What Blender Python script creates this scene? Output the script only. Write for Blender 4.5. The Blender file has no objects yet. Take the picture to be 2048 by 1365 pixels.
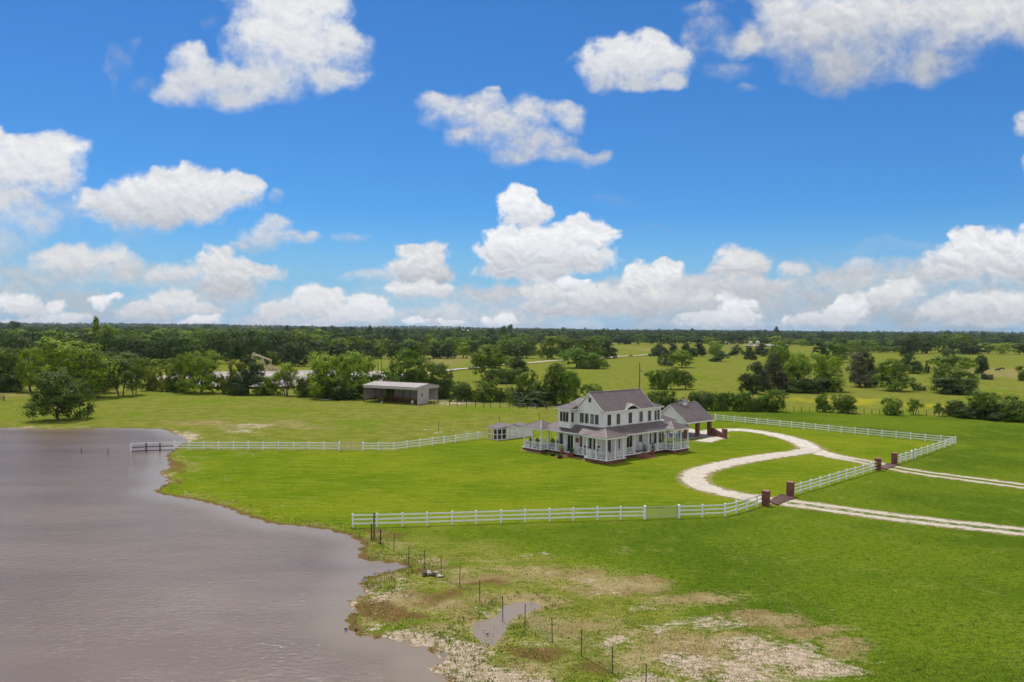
import bpy, math, random
import numpy as np
from mathutils import Vector, Matrix, Euler
sc=bpy.context.scene
col=sc.collection
random.seed(11)
# ================= CAMERA =================
F,HC,ROLL,H=1590.,657.,0.008,19.4      # focal length and horizon of the photograph (2048 px wide), height above the lawn in metres
PITCH=math.atan((682.5-HC)/F)
cam=bpy.data.cameras.new('camera'); cam.lens=36*F/2048; cam.sensor_width=36; cam.clip_start=.5; cam.clip_end=60000
co=bpy.data.objects.new('camera',cam); col.objects.link(co); sc.camera=co
fw=Vector((0,math.cos(PITCH),-math.sin(PITCH))); rt=Vector((1,0,0)); up=rt.cross(fw)
r2=rt*math.cos(ROLL)+up*math.sin(ROLL); u2=up*math.cos(ROLL)-rt*math.sin(ROLL)
co.matrix_world=Matrix.Translation((0,0,H))@Matrix((r2,u2,-fw)).transposed().to_4x4()
# ================= SKY, SUN, EXPOSURE =================
SUN_EL=math.radians(66); SUN_H=Vector((-.45,.89)).normalized()       # towards the sun
w=bpy.data.worlds.new('World'); sc.world=w; w.use_nodes=True
nt=w.node_tree; nt.nodes.clear()
st=nt.nodes.new('ShaderNodeTexSky'); st.sky_type='NISHITA'; st.sun_disc=False; st.sun_elevation=SUN_EL
st.sun_rotation=math.atan2(SUN_H.x,SUN_H.y); st.air_density=1.0; st.dust_density=0.; st.ozone_density=3.0; st.altitude=0
hs=nt.nodes.new('ShaderNodeHueSaturation'); hs.inputs['Saturation'].default_value=1.0; hs.inputs['Value'].default_value=1.0
bg=nt.nodes.new('ShaderNodeBackground'); bg.inputs['Strength'].default_value=.13
wo=nt.nodes.new('ShaderNodeOutputWorld')
tn=nt.nodes.new('ShaderNodeMix'); tn.data_type='RGBA'; tn.blend_type='MULTIPLY'; tn.inputs[0].default_value=1.; tn.inputs[7].default_value=(.235,.53,.83,1)
tc=nt.nodes.new('ShaderNodeTexCoord'); sx=nt.nodes.new('ShaderNodeSeparateXYZ'); nt.links.new(tc.outputs['Generated'],sx.inputs[0])
mr_=nt.nodes.new('ShaderNodeMapRange'); mr_.interpolation_type='SMOOTHSTEP'; mr_.inputs[1].default_value=.0; mr_.inputs[2].default_value=.15; nt.links.new(sx.outputs[2],mr_.inputs[0])
ho=nt.nodes.new('ShaderNodeMix'); ho.data_type='RGBA'; ho.inputs[6].default_value=(2.3,4.1,5.7,1)
nt.links.new(mr_.outputs[0],ho.inputs[0]); nt.links.new(st.outputs[0],tn.inputs[6]); nt.links.new(tn.outputs[2],ho.inputs[7]); nt.links.new(ho.outputs[2],hs.inputs['Color']); nt.links.new(hs.outputs[0],bg.inputs[0]); nt.links.new(bg.outputs[0],wo.inputs[0])
sl=bpy.data.lights.new('sun','SUN'); sl.energy=3.6; sl.angle=math.radians(.5); sl.color=(1,.95,.87)
so=bpy.data.objects.new('sun',sl); col.objects.link(so)
sd=Vector((SUN_H.x*math.cos(SUN_EL),SUN_H.y*math.cos(SUN_EL),math.sin(SUN_EL)))
so.rotation_euler=sd.to_track_quat('Z','Y').to_euler(); so.location=(0,0,200)
sc.view_settings.view_transform='Standard'; sc.view_settings.look='None'; sc.view_settings.exposure=.0; sc.view_settings.gamma=1
sc.view_settings.use_curve_mapping=False
sc.cycles.use_denoising=True; sc.cycles.max_bounces=6; sc.cycles.transparent_max_bounces=12; sc.cycles.diffuse_bounces=3
sc.cycles.use_adaptive_sampling=True; sc.cycles.adaptive_threshold=.01
# ================= HELPERS =================
def ray(x,y):
    u0,v0=x-1024,y-682.5
    c,s=math.cos(ROLL),math.sin(ROLL); u=u0*c+v0*s; v=-u0*s+v0*c
    c,s=math.cos(PITCH),math.sin(PITCH); a,b,d=u/F,1.0,-v/F
    return a,b*c+d*s,-b*s+d*c
def at(x,y,z=0.):
    """ground point seen at a picture position (survey of the photograph)"""
    d=ray(x,y); t=(z-H)/d[2]; return (d[0]*t,d[1]*t)
def poly(pts,z=0.): return np.array([at(x,y,z) for x,y in pts])
def inpoly(P,x,y):
    r=np.zeros(x.shape,bool); n=len(P)
    for i in range(n):
        x1,y1=P[i];x2,y2=P[(i+1)%n]
        c=((y1>y)!=(y2>y))&(x<(x2-x1)*(y-y1)/(y2-y1+1e-12)+x1); r^=c
    return r
def dline(P,x,y,closed=True):
    d=np.full(x.shape,1e9); n=len(P)
    for i in range(n if closed else n-1):
        x1,y1=P[i];x2,y2=P[(i+1)%n]; dx,dy=x2-x1,y2-y1
        t=np.clip(((x-x1)*dx+(y-y1)*dy)/(dx*dx+dy*dy+1e-12),0,1)
        d=np.minimum(d,np.hypot(x-x1-t*dx,y-y1-t*dy))
    return d
def sdf(P,x,y):          # negative inside
    d=dline(P,x,y); return np.where(inpoly(P,x,y),-d,d)
def spline(pts,step=1.2,closed=False):
    P=np.array(pts,float); out=[]
    n=len(P); seg=n if closed else n-1
    for i in range(seg):
        if closed: p0,p1,p2,p3=P[(i-1)%n],P[i],P[(i+1)%n],P[(i+2)%n]
        else: p0,p1,p2,p3=P[max(i-1,0)],P[i],P[i+1],P[min(i+2,n-1)]
        m=max(2,int(np.hypot(*(p2-p1))/step))
        for k in range(m):
            t=k/m; out.append(.5*((2*p1)+(-p0+p2)*t+(2*p0-5*p1+4*p2-p3)*t*t+(-p0+3*p1-3*p2+p3)*t**3))
    if not closed: out.append(P[-1])
    return np.array(out)
def tag(o,label=None,cat=None,group=None,kind=None):
    if label: o['label']=label
    if cat: o['category']=cat
    if group: o['group']=group
    if kind: o['kind']=kind
    return o
def thing(name,label,cat,loc=(0,0,0),rot=0.,group=None):
    o=bpy.data.objects.new(name,None); col.objects.link(o); o.empty_display_size=.3
    o.location=loc; o.rotation_euler=(0,0,rot); return tag(o,label,cat,group)
class MB:
    def __init__(s): s.v=[];s.f=[]
    def add(s,V,Fs):
        n=len(s.v); s.v+= [tuple(p) for p in V]; s.f+=[tuple(i+n for i in f) for f in Fs]; return s
    def box(s,x0,x1,y0,y1,z0,z1):
        return s.add([(x0,y0,z0),(x1,y0,z0),(x1,y1,z0),(x0,y1,z0),(x0,y0,z1),(x1,y0,z1),(x1,y1,z1),(x0,y1,z1)],
          [(3,2,1,0),(4,5,6,7),(0,1,5,4),(1,2,6,5),(2,3,7,6),(3,0,4,7)])
    def bar(s,a,b,w=.05,h=.05,upv=(0,0,1)):
        a=Vector(a);b=Vector(b);d=(b-a)
        if d.length<1e-6: return s
        d.normalize(); u=Vector(upv)
        if abs(d.dot(u))>.98: u=Vector((1,0,0))
        r=d.cross(u).normalized()*w/2; u=r.cross(d).normalized()*h/2
        return s.add([a-r-u,a+r-u,a+r+u,a-r+u,b-r-u,b+r-u,b+r+u,b-r+u],[(0,1,2,3),(7,6,5,4),(4,5,1,0),(5,6,2,1),(6,7,3,2),(7,4,0,3)])
    def tube(s,a,b,r0,r1=None,n=8,cap=True):
        r1=r0 if r1 is None else r1; a=Vector(a);b=Vector(b);d=(b-a).normalized()
        u=Vector((0,0,1)) if abs(d.z)<.95 else Vector((1,0,0)); p=d.cross(u).normalized(); q=d.cross(p)
        V=[];
        for c,r in((a,r0),(b,r1)):
            for i in range(n):
                t=2*math.pi*i/n; V.append(c+p*math.cos(t)*r+q*math.sin(t)*r)
        Fs=[((i+1)%n,i,n+i,n+(i+1)%n) for i in range(n)]
        if cap: Fs+=[tuple(range(n)),tuple(range(2*n-1,n-1,-1))]
        return s.add(V,Fs)
    def path(s,pts,radii,n=7):
        for i in range(len(pts)-1): s.tube(pts[i],pts[i+1],radii[i],radii[i+1],n)
        return s
    def prism(s,pts,vec):   # polygon (3D) extruded by vec
        n=len(pts); V=[Vector(p) for p in pts]; W=[p+Vector(vec) for p in V]
        return s.add(V+W,[tuple(range(n-1,-1,-1)),tuple(range(n,2*n))]+[(i,(i+1)%n,n+(i+1)%n,n+i) for i in range(n)])
    def ball(s,c,rx,ry,rz,nu=10,nv=7,jit=0,rs=random):
        V=[(c[0],c[1],c[2]+rz)];Fs=[]
        for j in range(1,nv):
            for i in range(nu):
                t=math.pi*j/nv;p=2*math.pi*i/nu;k=1+(rs.random()-.5)*jit
                V.append((c[0]+rx*math.sin(t)*math.cos(p)*k,c[1]+ry*math.sin(t)*math.sin(p)*k,c[2]+rz*math.cos(t)*k))
        V.append((c[0],c[1],c[2]-rz)); L=len(V)-1
        for i in range(nu):
            Fs.append((0,1+i,1+(i+1)%nu)); Fs.append((L,1+(nv-2)*nu+(i+1)%nu,1+(nv-2)*nu+i))
            for j in range(nv-2): a=1+j*nu+i;b=1+j*nu+(i+1)%nu; Fs.append((a,a+nu,b+nu,b))
        return s.add(V,Fs)
    def lathe(s,c,prof,n=12):
        V=[];Fs=[]
        for r,z in prof:
            for i in range(n): t=2*math.pi*i/n; V.append((c[0]+r*math.cos(t),c[1]+r*math.sin(t),c[2]+z))
        for j in range(len(prof)-1):
            for i in range(n): Fs.append((j*n+i,j*n+(i+1)%n,(j+1)*n+(i+1)%n,(j+1)*n+i))
        Fs.append(tuple(range(n-1,-1,-1))); Fs.append(tuple((len(prof)-1)*n+i for i in range(n)))
        return s.add(V,Fs)
    def mesh(s,name,m):
        me=bpy.data.meshes.new(name); me.from_pydata(s.v,[],s.f); me.update()
        if m: me.materials.append(m)
        return me
    def build(s,name,m,parent=None,kind=None,loc=None,smooth=False):
        me=s.mesh(name,m)
        if smooth: me.polygons.foreach_set('use_smooth',[True]*len(me.polygons))
        return link(name,me,parent,kind,loc)
def link(name,me,parent=None,kind=None,loc=None):
    o=bpy.data.objects.new(name,me); col.objects.link(o)
    if parent: o.parent=parent
    if kind: o['kind']=kind
    if loc: o.location=loc
    return o
def npmesh(name,V,Fq,m=None,smooth=False):
    """numpy vertices (n,3) and faces (k,3|4)"""
    me=bpy.data.meshes.new(name); V=np.asarray(V,np.float32); Fq=np.asarray(Fq,np.int32); k=Fq.shape[1]
    me.vertices.add(len(V)); me.vertices.foreach_set('co',V.ravel())
    me.loops.add(Fq.size); me.loops.foreach_set('vertex_index',Fq.ravel())
    me.polygons.add(len(Fq)); me.polygons.foreach_set('loop_start',np.arange(0,Fq.size,k,dtype=np.int32))
    me.update(calc_edges=True)
    if smooth: me.polygons.foreach_set('use_smooth',np.ones(len(Fq),bool))
    if m: me.materials.append(m)
    return me
def attr(me,name,A):
    a=me.attributes.new(name,'FLOAT_COLOR','POINT'); a.data.foreach_set('color',np.asarray(A,np.float32).ravel())
def gridfaces(nr,nc):
    i=np.arange(nr-1)[:,None]*nc+np.arange(nc-1)[None,:]; i=i.ravel()
    return np.stack([i,i+1,i+nc+1,i+nc],1)
# ---- materials ----
class N:
    """little node-graph helper"""
    def __init__(s,name,disp=False):
        s.m=bpy.data.materials.new(name); s.m.use_nodes=True; s.t=s.m.node_tree; s.t.nodes.clear(); s.out=s.t.nodes.new('ShaderNodeOutputMaterial')
        s.pos=None
    def n(s,t,**k):
        x=s.t.nodes.new('ShaderNode'+t)
        for a,b in k.items(): setattr(x,a,b)
        return x
    def l(s,a,b): s.t.links.new(a,b)
    def set(s,i,v):
        if hasattr(v,'links') or isinstance(v,bpy.types.NodeSocket): s.l(v,i)
        elif isinstance(v,(tuple,list)) and len(v)==3 and i.type=='RGBA': i.default_value=(*v,1)
        else: i.default_value=v
    def coord(s,kind='Object'):
        if kind=='World':
            if not s.pos: s.pos=s.n('NewGeometry').outputs['Position']
            return s.pos
        return s.n('TexCoord').outputs[kind]
    def map(s,v,scale=(1,1,1),rot=(0,0,0)):
        x=s.n('Mapping'); s.l(v,x.inputs[0]); x.inputs['Scale'].default_value=scale; x.inputs['Rotation'].default_value=rot; return x.outputs[0]
    def noise(s,v,scale,det=4,rough=.55,dist=0):
        x=s.n('TexNoise'); s.l(v,x.inputs['Vector']); x.inputs['Scale'].default_value=scale; x.inputs['Detail'].default_value=det
        x.inputs['Roughness'].default_value=rough; x.inputs['Distortion'].default_value=dist; return x.outputs['Fac']
    def ramp(s,v,a,b,lo=0.,hi=1.):
        x=s.n('MapRange'); x.interpolation_type='SMOOTHSTEP'; s.set(x.inputs[0],v)
        for i,q in zip((1,2,3,4),(a,b,lo,hi)): x.inputs[i].default_value=q
        return x.outputs[0]
    def mth(s,op,a,b=0.,c=None):
        x=s.n('Math',operation=op); s.set(x.inputs[0],a); s.set(x.inputs[1],b)
        if c is not None: s.set(x.inputs[2],c)
        return x.outputs[0]
    def mix(s,f,a,b,mode='MIX'):
        x=s.n('Mix',data_type='RGBA',blend_type=mode); s.set(x.inputs[0],f); s.set(x.inputs[6],a); s.set(x.inputs[7],b); return x.outputs[2]
    def bump(s,h,strength=.3,dist=.02):
        x=s.n('Bump'); x.inputs['Strength'].default_value=strength; x.inputs['Distance'].default_value=dist; s.l(h,x.inputs['Height']); return x.outputs[0]
    def bsdf(s,c,rough=.6,metal=0.,normal=None,spec=.4):
        x=s.n('BsdfPrincipled'); s.set(x.inputs['Base Color'],c); s.set(x.inputs['Roughness'],rough); s.set(x.inputs['Metallic'],metal)
        s.set(x.inputs['Specular IOR Level'],spec)
        if normal: s.l(normal,x.inputs['Normal'])
        return x.outputs[0]
    def done(s,sh): s.l(sh,s.out.inputs[0]); return s.m
def plain(name,c,rough=.6,metal=0.,var=.12,scale=3.,bump=.1,spec=.4):
    m=N(name); v=m.coord(); n=m.noise(v,scale,5,.6); n2=m.noise(v,scale*9,3)
    k=m.ramp(n,.3,.7,1-var,1+var*.6); c2=m.mix(1.,c,k,'MULTIPLY')
    return m.done(m.bsdf(c2,rough,metal,m.bump(n2,bump,.01),spec))
# ---- CLOUD PAINTER (numpy) ----
def sm(a,b,x):
    t=np.clip((x-a)/(b-a),0,1); return t*t*(3-2*t)
_rs=np.random.RandomState(7)
_GA=_rs.rand(256,256)*2*np.pi
_GX,_GY=np.cos(_GA),np.sin(_GA)
def gnoise(x,y):
    xi=np.floor(x).astype(int); yi=np.floor(y).astype(int); fx=x-xi; fy=y-yi
    u=fx*fx*fx*(fx*(fx*6-15)+10); v=fy*fy*fy*(fy*(fy*6-15)+10)
    def g(i,j,dx,dy):
        a=i&255; b=j&255
        return _GX[a,b]*dx+_GY[a,b]*dy
    n0=g(xi,yi,fx,fy)*(1-u)+g(xi+1,yi,fx-1,fy)*u
    n1=g(xi,yi+1,fx,fy-1)*(1-u)+g(xi+1,yi+1,fx-1,fy-1)*u
    return (n0*(1-v)+n1*v)*1.5
def fbm(x,y,o=5,g=.5,bil=False):
    s=0;a=1;t=0
    for i in range(o):
        n=gnoise(x*2**i+17.3*i,y*2**i+9.1*i)
        if bil: n=1-2.2*np.sqrt(n*n+.012)
        s=s+a*n; t+=a; a*=g
    return s/t
# every cloud: (puffs [(x,y,rx,ry)..] in picture units of 1/1590 rad, options)
CL=[]
def C(p,**k): CL.append((p,k))
# low, far banks first
C([(1024,630,1700,62)],soft=2.0,amp=.7,sc=90,lit=.78,dark=.62,a=.85)
C([(1024,655,1500,14)],soft=1.2,amp=.5,sc=60,lit=.80,dark=.66,a=.75)
C([(60,560,160,42),(20,600,120,50),(150,610,120,35)],soft=.9,amp=.8,sc=60,lit=.66,dark=.45,a=.85)
C([(300,560,150,32),(420,600,100,40),(200,640,200,22)],soft=1.,amp=.8,sc=50,lit=.7,dark=.5,a=.8)
C([(1150,600,260,42),(1000,590,120,30),(1330,610,200,55),(1450,600,120,50)],soft=.8,amp=.8,sc=55,lit=.72,dark=.46,a=.95)
C([(1700,560,150,38),(1640,610,220,50),(1850,560,140,45),(1950,620,220,45),(1800,640,300,30),(2120,560,150,70)],soft=.8,amp=.8,sc=55,lit=.70,dark=.46,a=.95)
C([(1600,545,230,20),(1850,505,230,18)],soft=1.6,amp=.9,sc=90,lit=.72,dark=.6,a=.35)
C([(700,640,160,22),(560,650,140,12)],soft=.8,amp=.8,sc=40,lit=.78,dark=.55,a=.8)
C([(900,630,110,30),(1000,640,120,22)],soft=.8,amp=.8,sc=45,lit=.80,dark=.56,a=.85)
C([(30,605,55,24),(60,620,50,16)],soft=.35,amp=.8,sc=30,lit=.95,dark=.62)
C([(115,612,20,14),(120,640,60,16),(60,648,90,12)],soft=.4,amp=.8,sc=24,lit=.93,dark=.66)
C([(205,600,26,14),(232,592,14,8),(198,612,14,10)],soft=.35,amp=.9,sc=18,lit=.97,dark=.75)
C([(345,600,50,24),(300,625,70,20),(400,618,50,14),(275,612,20,14)],soft=.4,amp=.8,sc=30,lit=.88,dark=.58)
C([(400,642,42,14),(375,650,40,8)],soft=.3,amp=.8,sc=22,lit=.96,dark=.72)
C([(555,622,45,20),(620,590,32,26),(665,592,28,22),(640,615,70,28),(530,640,50,14)],soft=.35,amp=.8,sc=30,lit=.92,dark=.62)
C([(735,605,38,20),(700,630,50,18),(760,628,38,18),(650,645,60,10)],soft=.35,amp=.8,sc=26,lit=.93,dark=.68)
C([(830,640,28,8),(900,645,35,9),(975,645,16,10),(1010,640,30,12)],soft=.4,amp=.8,sc=20,lit=.95,dark=.75)
C([(740,552,60,15)],soft=.8,amp=.8,sc=30,lit=.80,dark=.62,a=.8)
C([(1110,570,40,10),(1095,585,60,20),(1180,590,80,22),(1130,620,110,18)],soft=.45,amp=.8,sc=30,lit=.86,dark=.56)
C([(1150,565,30,10),(1130,560,18,9)],soft=.3,amp=.9,sc=18,lit=1.0,dark=.8)
C([(1280,545,34,28),(1270,570,30,28),(1335,530,26,16),(1345,545,18,18),(1310,560,48,28),(1300,590,40,24)],soft=.28,amp=.9,sc=28,lit=1.0,dark=.55)
C([(1330,600,60,24),(1250,610,80,22),(1400,590,46,24)],soft=.5,amp=.8,sc=34,lit=.82,dark=.54)
C([(1450,592,22,14),(1470,612,36,16),(1500,608,22,10),(1430,640,80,18),(1480,632,40,20)],soft=.3,amp=.95,sc=24,lit=1.0,dark=.66)
C([(1475,515,46,26),(1460,540,56,28),(1510,535,30,24)],soft=.35,amp=.8,sc=34,lit=.88,dark=.55)
C([(1420,570,90,26),(1530,575,60,20)],soft=.6,amp=.8,sc=40,lit=.76,dark=.52,a=.95)
C([(1585,538,34,18),(1600,545,28,12)],soft=.5,amp=.8,sc=26,lit=.82,dark=.62,a=.9)
C([(1720,530,34,16)],soft=.7,amp=.8,sc=26,lit=.82,dark=.62,a=.7)
C([(1800,575,42,18),(1780,590,60,18),(1750,600,60,20)],soft=.35,amp=.85,sc=28,lit=.92,dark=.58)
C([(1700,605,36,18),(1690,625,46,20),(1640,640,80,16)],soft=.3,amp=.85,sc=26,lit=.96,dark=.64)
C([(1950,460,28,14),(1940,475,42,26),(1985,490,50,30),(1950,510,90,30),(1920,535,80,28),(2000,530,90,34),(2080,520,100,60)],soft=.28,amp=.85,sc=36,lit=1.0,dark=.56)
C([(1950,605,80,26),(2040,610,80,26),(1880,620,50,20),(1990,640,120,14),(2130,600,90,40)],soft=.4,amp=.8,sc=34,lit=.88,dark=.6)
C([(140,530,86,34),(210,520,66,34),(250,545,50,28),(120,510,50,22)],soft=.55,amp=.7,sc=50,lit=.86,dark=.55)
C([(340,550,44,24),(375,545,26,16)],soft=.55,amp=.8,sc=30,lit=.84,dark=.56,a=.9)
C([(440,510,34,24),(430,540,50,30),(480,540,52,32),(450,575,70,28),(530,545,36,20)],soft=.4,amp=.8,sc=34,lit=.88,dark=.55)
C([(550,450,34,20),(540,475,66,24),(610,475,34,14),(490,490,40,16)],soft=.7,amp=.85,sc=36,lit=.82,dark=.60,a=.85)
C([(695,475,40,11)],soft=1.,amp=.8,sc=26,lit=.72,dark=.6,a=.5)
C([(820,505,34,20),(850,515,50,30),(825,545,58,28),(870,550,36,26)],soft=.33,amp=.8,sc=34,lit=.92,dark=.52)
C([(835,580,66,20),(800,575,34,16),(880,580,26,14)],soft=.35,amp=.8,sc=30,lit=.92,dark=.6)
C([(1045,385,24,14),(1035,405,34,30),(1050,435,45,26),(1075,425,26,22)],soft=.22,amp=.9,sc=30,lit=1.02,dark=.72)
C([(1165,455,40,26),(1190,470,44,26),(1130,470,36,24),(1090,490,110,38),(1000,500,50,36),(1110,520,120,32),(1040,540,84,22)],soft=.24,amp=.85,sc=38,lit=1.02,dark=.62)
C([(0,275,22,30),(55,300,40,32),(110,300,60,34),(30,340,100,60),(120,345,55,44),(0,400,90,26),(-60,330,120,70)],soft=.45,amp=.75,sc=48,lit=.92,dark=.68)
C([(-20,430,120,50),(60,440,60,36),(-30,500,120,50)],soft=1.,amp=.7,sc=60,lit=.80,dark=.60,a=.9)
C([(150,430,90,50),(250,460,90,26)],soft=1.3,amp=.7,sc=60,lit=.74,dark=.62,a=.6)
C([(355,350,48,28),(330,370,44,34),(265,385,50,32),(420,365,50,24),(465,370,46,26),(500,375,32,22),(360,400,140,40),(250,415,90,34),(200,400,60,30),(330,430,120,26),(455,400,60,24)],soft=.38,amp=.8,sc=46,lit=.95,dark=.62)
C([(550,392,16,16)],soft=1.,amp=.8,sc=20,lit=.74,dark=.6,a=.5)
C([(540,5,90,46),(620,20,80,60),(690,80,48,42),(560,70,110,66),(620,110,100,70),(660,165,60,26),(500,165,110,56),(410,165,80,40),(370,115,38,24),(395,140,40,24),(350,150,40,26),(350,185,60,32),(480,200,60,26)],soft=.5,amp=.7,sc=60,lit=.90,dark=.68)
C([(265,90,10,16),(245,125,22,30),(225,165,12,40),(285,170,30,20)],soft=1.8,amp=.9,sc=40,lit=.62,dark=.55,a=.45)
C([(420,48,24,12)],soft=1.6,amp=.9,sc=26,lit=.6,dark=.55,a=.3)
C([(870,205,40,24),(900,225,60,36),(960,230,60,34),(975,196,26,18),(978,178,14,10),(1000,250,80,40),(1060,225,50,34),(1130,225,40,28),(1145,245,26,20),(1060,290,90,36),(1030,320,60,20),(1130,315,60,18),(1200,312,28,14),(930,275,50,20)],soft=.7,amp=.85,sc=46,lit=.80,dark=.60,a=.95)
C([(1215,95,46,28),(1300,85,34,26),(1260,125,100,42),(1200,140,46,36),(1330,120,44,32),(1345,160,34,18),(1270,165,70,16)],soft=.42,amp=.75,sc=44,lit=.90,dark=.66)
C([(1400,25,46,22),(1410,60,50,24),(1375,95,30,30),(1440,90,40,24),(1450,140,60,22),(1480,178,24,10)],soft=1.3,amp=.95,sc=44,lit=.68,dark=.56,a=.7)
C([(1560,30,70,50),(1490,90,50,32),(1600,70,120,60),(1700,60,180,90),(1680,140,110,46),(1850,50,160,80),(1850,130,80,36),(2000,40,170,66),(2100,20,120,60),(1760,-30,350,60)],soft=.6,amp=.65,sc=70,lit=.86,dark=.52)
C([(2045,250,30,26),(2060,330,24,26)],soft=.6,amp=.8,sc=24,lit=.8,dark=.6,a=.9)
C([(1220,405,50,18),(1310,460,50,10)],soft=1.6,amp=.9,sc=40,lit=.5,dark=.45,a=.28)
# all round the horizon outside the frame the same kind of clouds go on
_rc=np.random.RandomState(4)
for _k in range(150):
    _az=_rc.uniform(1500,12900-1500); _el=_rc.rand()**1.6
    _y=640-_el*800; _s=(.35+.9*_el)*_rc.uniform(.6,1.3)
    _x=1024+_az
    if _x>1024+6450: _x-=12900
    _p=[(_x+_rc.uniform(-90,90)*_s,_y+_rc.uniform(-22,22)*_s,_rc.uniform(40,90)*_s,_rc.uniform(22,46)*_s) for _ in range(6)]
    C(_p,soft=.5,amp=.8,sc=46*_s,lit=.9,dark=.6)
def paint(X,Y):
    """X,Y: 2D arrays of angular coordinates -> colour (n,3), alpha"""
    col=np.zeros(X.shape+(3,)); al=np.zeros(X.shape)
    xs=X[len(X)//2]
    for ci,(P,k) in enumerate(CL):
        soft=k.get('soft',.4);amp=k.get('amp',.8);sc=k.get('sc',40)
        x0=min(p[0]-p[2]*(1.9+.4*soft) for p in P);x1=max(p[0]+p[2]*(1.9+.4*soft) for p in P)
        y0=min(p[1]-p[3]*(1.9+.4*soft) for p in P);y1=max(p[1]+p[3]*(1.9+.4*soft) for p in P)
        ix=np.where((xs>=x0)&(xs<=x1))[0]
        if len(ix)<1: continue
        Yc=Y[:,ix]; iy=np.where(((Yc>=y0)&(Yc<=y1)).any(1))[0]
        if len(ix)<1 or len(iy)<1: continue
        s=np.s_[iy[0]:iy[-1]+1,ix[0]:ix[-1]+1]
        x=X[s];y=Y[s]; o=ci*31.7
        wx=x+fbm(x/sc/1.6+o,y/sc/1.6,2)*sc*.5; wy=y+fbm(x/sc/1.6+o+50,y/sc/1.6+9,2)*sc*.5
        d=np.full(x.shape,-9.); vs=np.zeros(x.shape); ws=np.zeros(x.shape)+1e-6
        acc=np.zeros(x.shape)
        for (px,py,rx,ry) in P:
            q=1-((wx-px)/rx)**2-((wy-py)/ry)**2
            acc+=np.exp(np.clip(q,-6,2)*4)
            w=np.exp(np.clip(q,-6,2)*3); vs+=w*(wy-py)/ry; ws+=w
        d=np.log(acc)/4
        v=np.clip(vs/ws,-1.2,1.2)
        bl=fbm(wx/sc+o,wy/sc*1.15,6,.55,bil=True); bs=.9*fbm(wx/sc*.9+o,wy/sc,3,.42,bil=True)
        fn=fbm(x/sc*2.2+o,y/sc*2.2,6,.66)
        dd=d+amp*(.60*bl+.62*fn)-.12
        # crisp on top, wispier below
        ed=soft*(1+.7*np.clip(v,-.4,1))
        a=sm(-.38,ed*2.1,dd)*k.get('a',1.)
        h=np.sqrt(np.clip(d+amp*.75*bs+.15,0,3)+.15)
        # height-field shading, light from above and slightly left
        if min(x.shape)>3:
            hy,hx=np.gradient(h); hy=hy/np.maximum(np.abs(np.gradient(y,axis=0)),.5); hx=hx/np.maximum(np.abs(np.gradient(x,axis=1)),.5)
        else: hy=hx=0*h
        g=(hy*.9+hx*.3)*sc*.8
        YB=(y-min(p[1]-p[3] for p in P))/(max(p[1]+p[3] for p in P)-min(p[1]-p[3] for p in P))
        L=.64+.30*np.tanh(g)-.26*np.clip(v,-1,1)-1.05*np.clip(YB-.36,0,1)*np.clip(h,0,1)+.12*fn
        L=np.clip(L,0,1)[...,None]
        lit=np.array([1,1.0,1.0])*k.get('lit',.95); dk=k.get('dark',.6)*.93*np.array([.92,.98,1.09])
        c=dk+(lit-dk)*L
        A=a[...,None]
        col[s]=col[s]*(1-A)+c*A; al[s]=al[s]*(1-a)+a
    # colour is un-premultiplied below
    return col/np.maximum(al,1e-4)[...,None],al
# ================= SKY DOME WITH CLOUDS =================
def front(a0,a1,fine,coarse):
    out=list(np.arange(-math.pi,a0,coarse))+list(np.arange(a0,a1,fine))+list(np.arange(a1,math.pi,coarse))+[math.pi]
    return np.array(out)
R_=math.radians
az=front(R_(-36),R_(36),R_(.085),R_(1.5))
el=np.concatenate([np.arange(R_(-1.2),R_(27.5),R_(.075)),np.arange(R_(27.5),R_(88),R_(3)),[R_(89.9)]])
AZ,EL=np.meshgrid(az,el)
D=np.stack([np.sin(AZ)*np.cos(EL),np.cos(AZ)*np.cos(EL),np.sin(EL)],-1)
azc=np.clip(AZ,-R_(60),R_(60)); elc=np.clip(EL,-1,R_(60))
PX=1024+F*(np.tan(azc)+(AZ-azc)*1.2); PY=HC-F*np.tan(elc)/np.cos(azc)+ROLL*(np.clip(PX,-300,2400)-1024)
ccol,calp=paint(PX,PY)
calp=calp*(1-sm(R_(34),R_(46),EL))*sm(R_(-1.2),R_(-.3),EL)
# unseen bright cloud added overhead, beside and behind the view as neutral fill light
qx,qy=D[...,0]/np.maximum(D[...,2],.2),D[...,1]/np.maximum(D[...,2],.2)
ov=fbm(qx*.9+4,qy*.9+8,5,.55); ova=sm(-.16,.10,ov)*np.maximum(sm(R_(27.6),R_(38),EL),sm(R_(50),R_(75),np.abs(AZ)))*sm(R_(-1),R_(3),EL)*(1-sm(.955,.98,D@np.array(sd)))
ovc=np.stack([1.05-.25*np.clip(ov,0,1)*k for k in (1.05,1.,.9)],-1)
ccol=np.where((ova>calp)[...,None],ovc,ccol); calp=np.maximum(calp,ova)
RD=16000.
m=N('cloudy sky'); m.m.use_backface_culling=False
at_=m.n('Attribute',attribute_name='cloud')
fnz=m.noise(m.map(m.coord('Object'),(1/160.,1/160.,1/120.)),1.0,6,.62)
al=m.mth('MULTIPLY_ADD',m.mth('SUBTRACT',fnz,.5),m.mth('MULTIPLY',m.mth('MULTIPLY',at_.outputs['Alpha'],m.mth('SUBTRACT',1.,at_.outputs['Alpha'])),2.4),at_.outputs['Alpha'])
cc=m.mix(1.,at_.outputs['Color'],m.ramp(fnz,.3,.7,.965,1.035),'MULTIPLY')
em=m.n('Emission'); m.l(cc,em.inputs[0]); em.inputs[1].default_value=1.0
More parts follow.
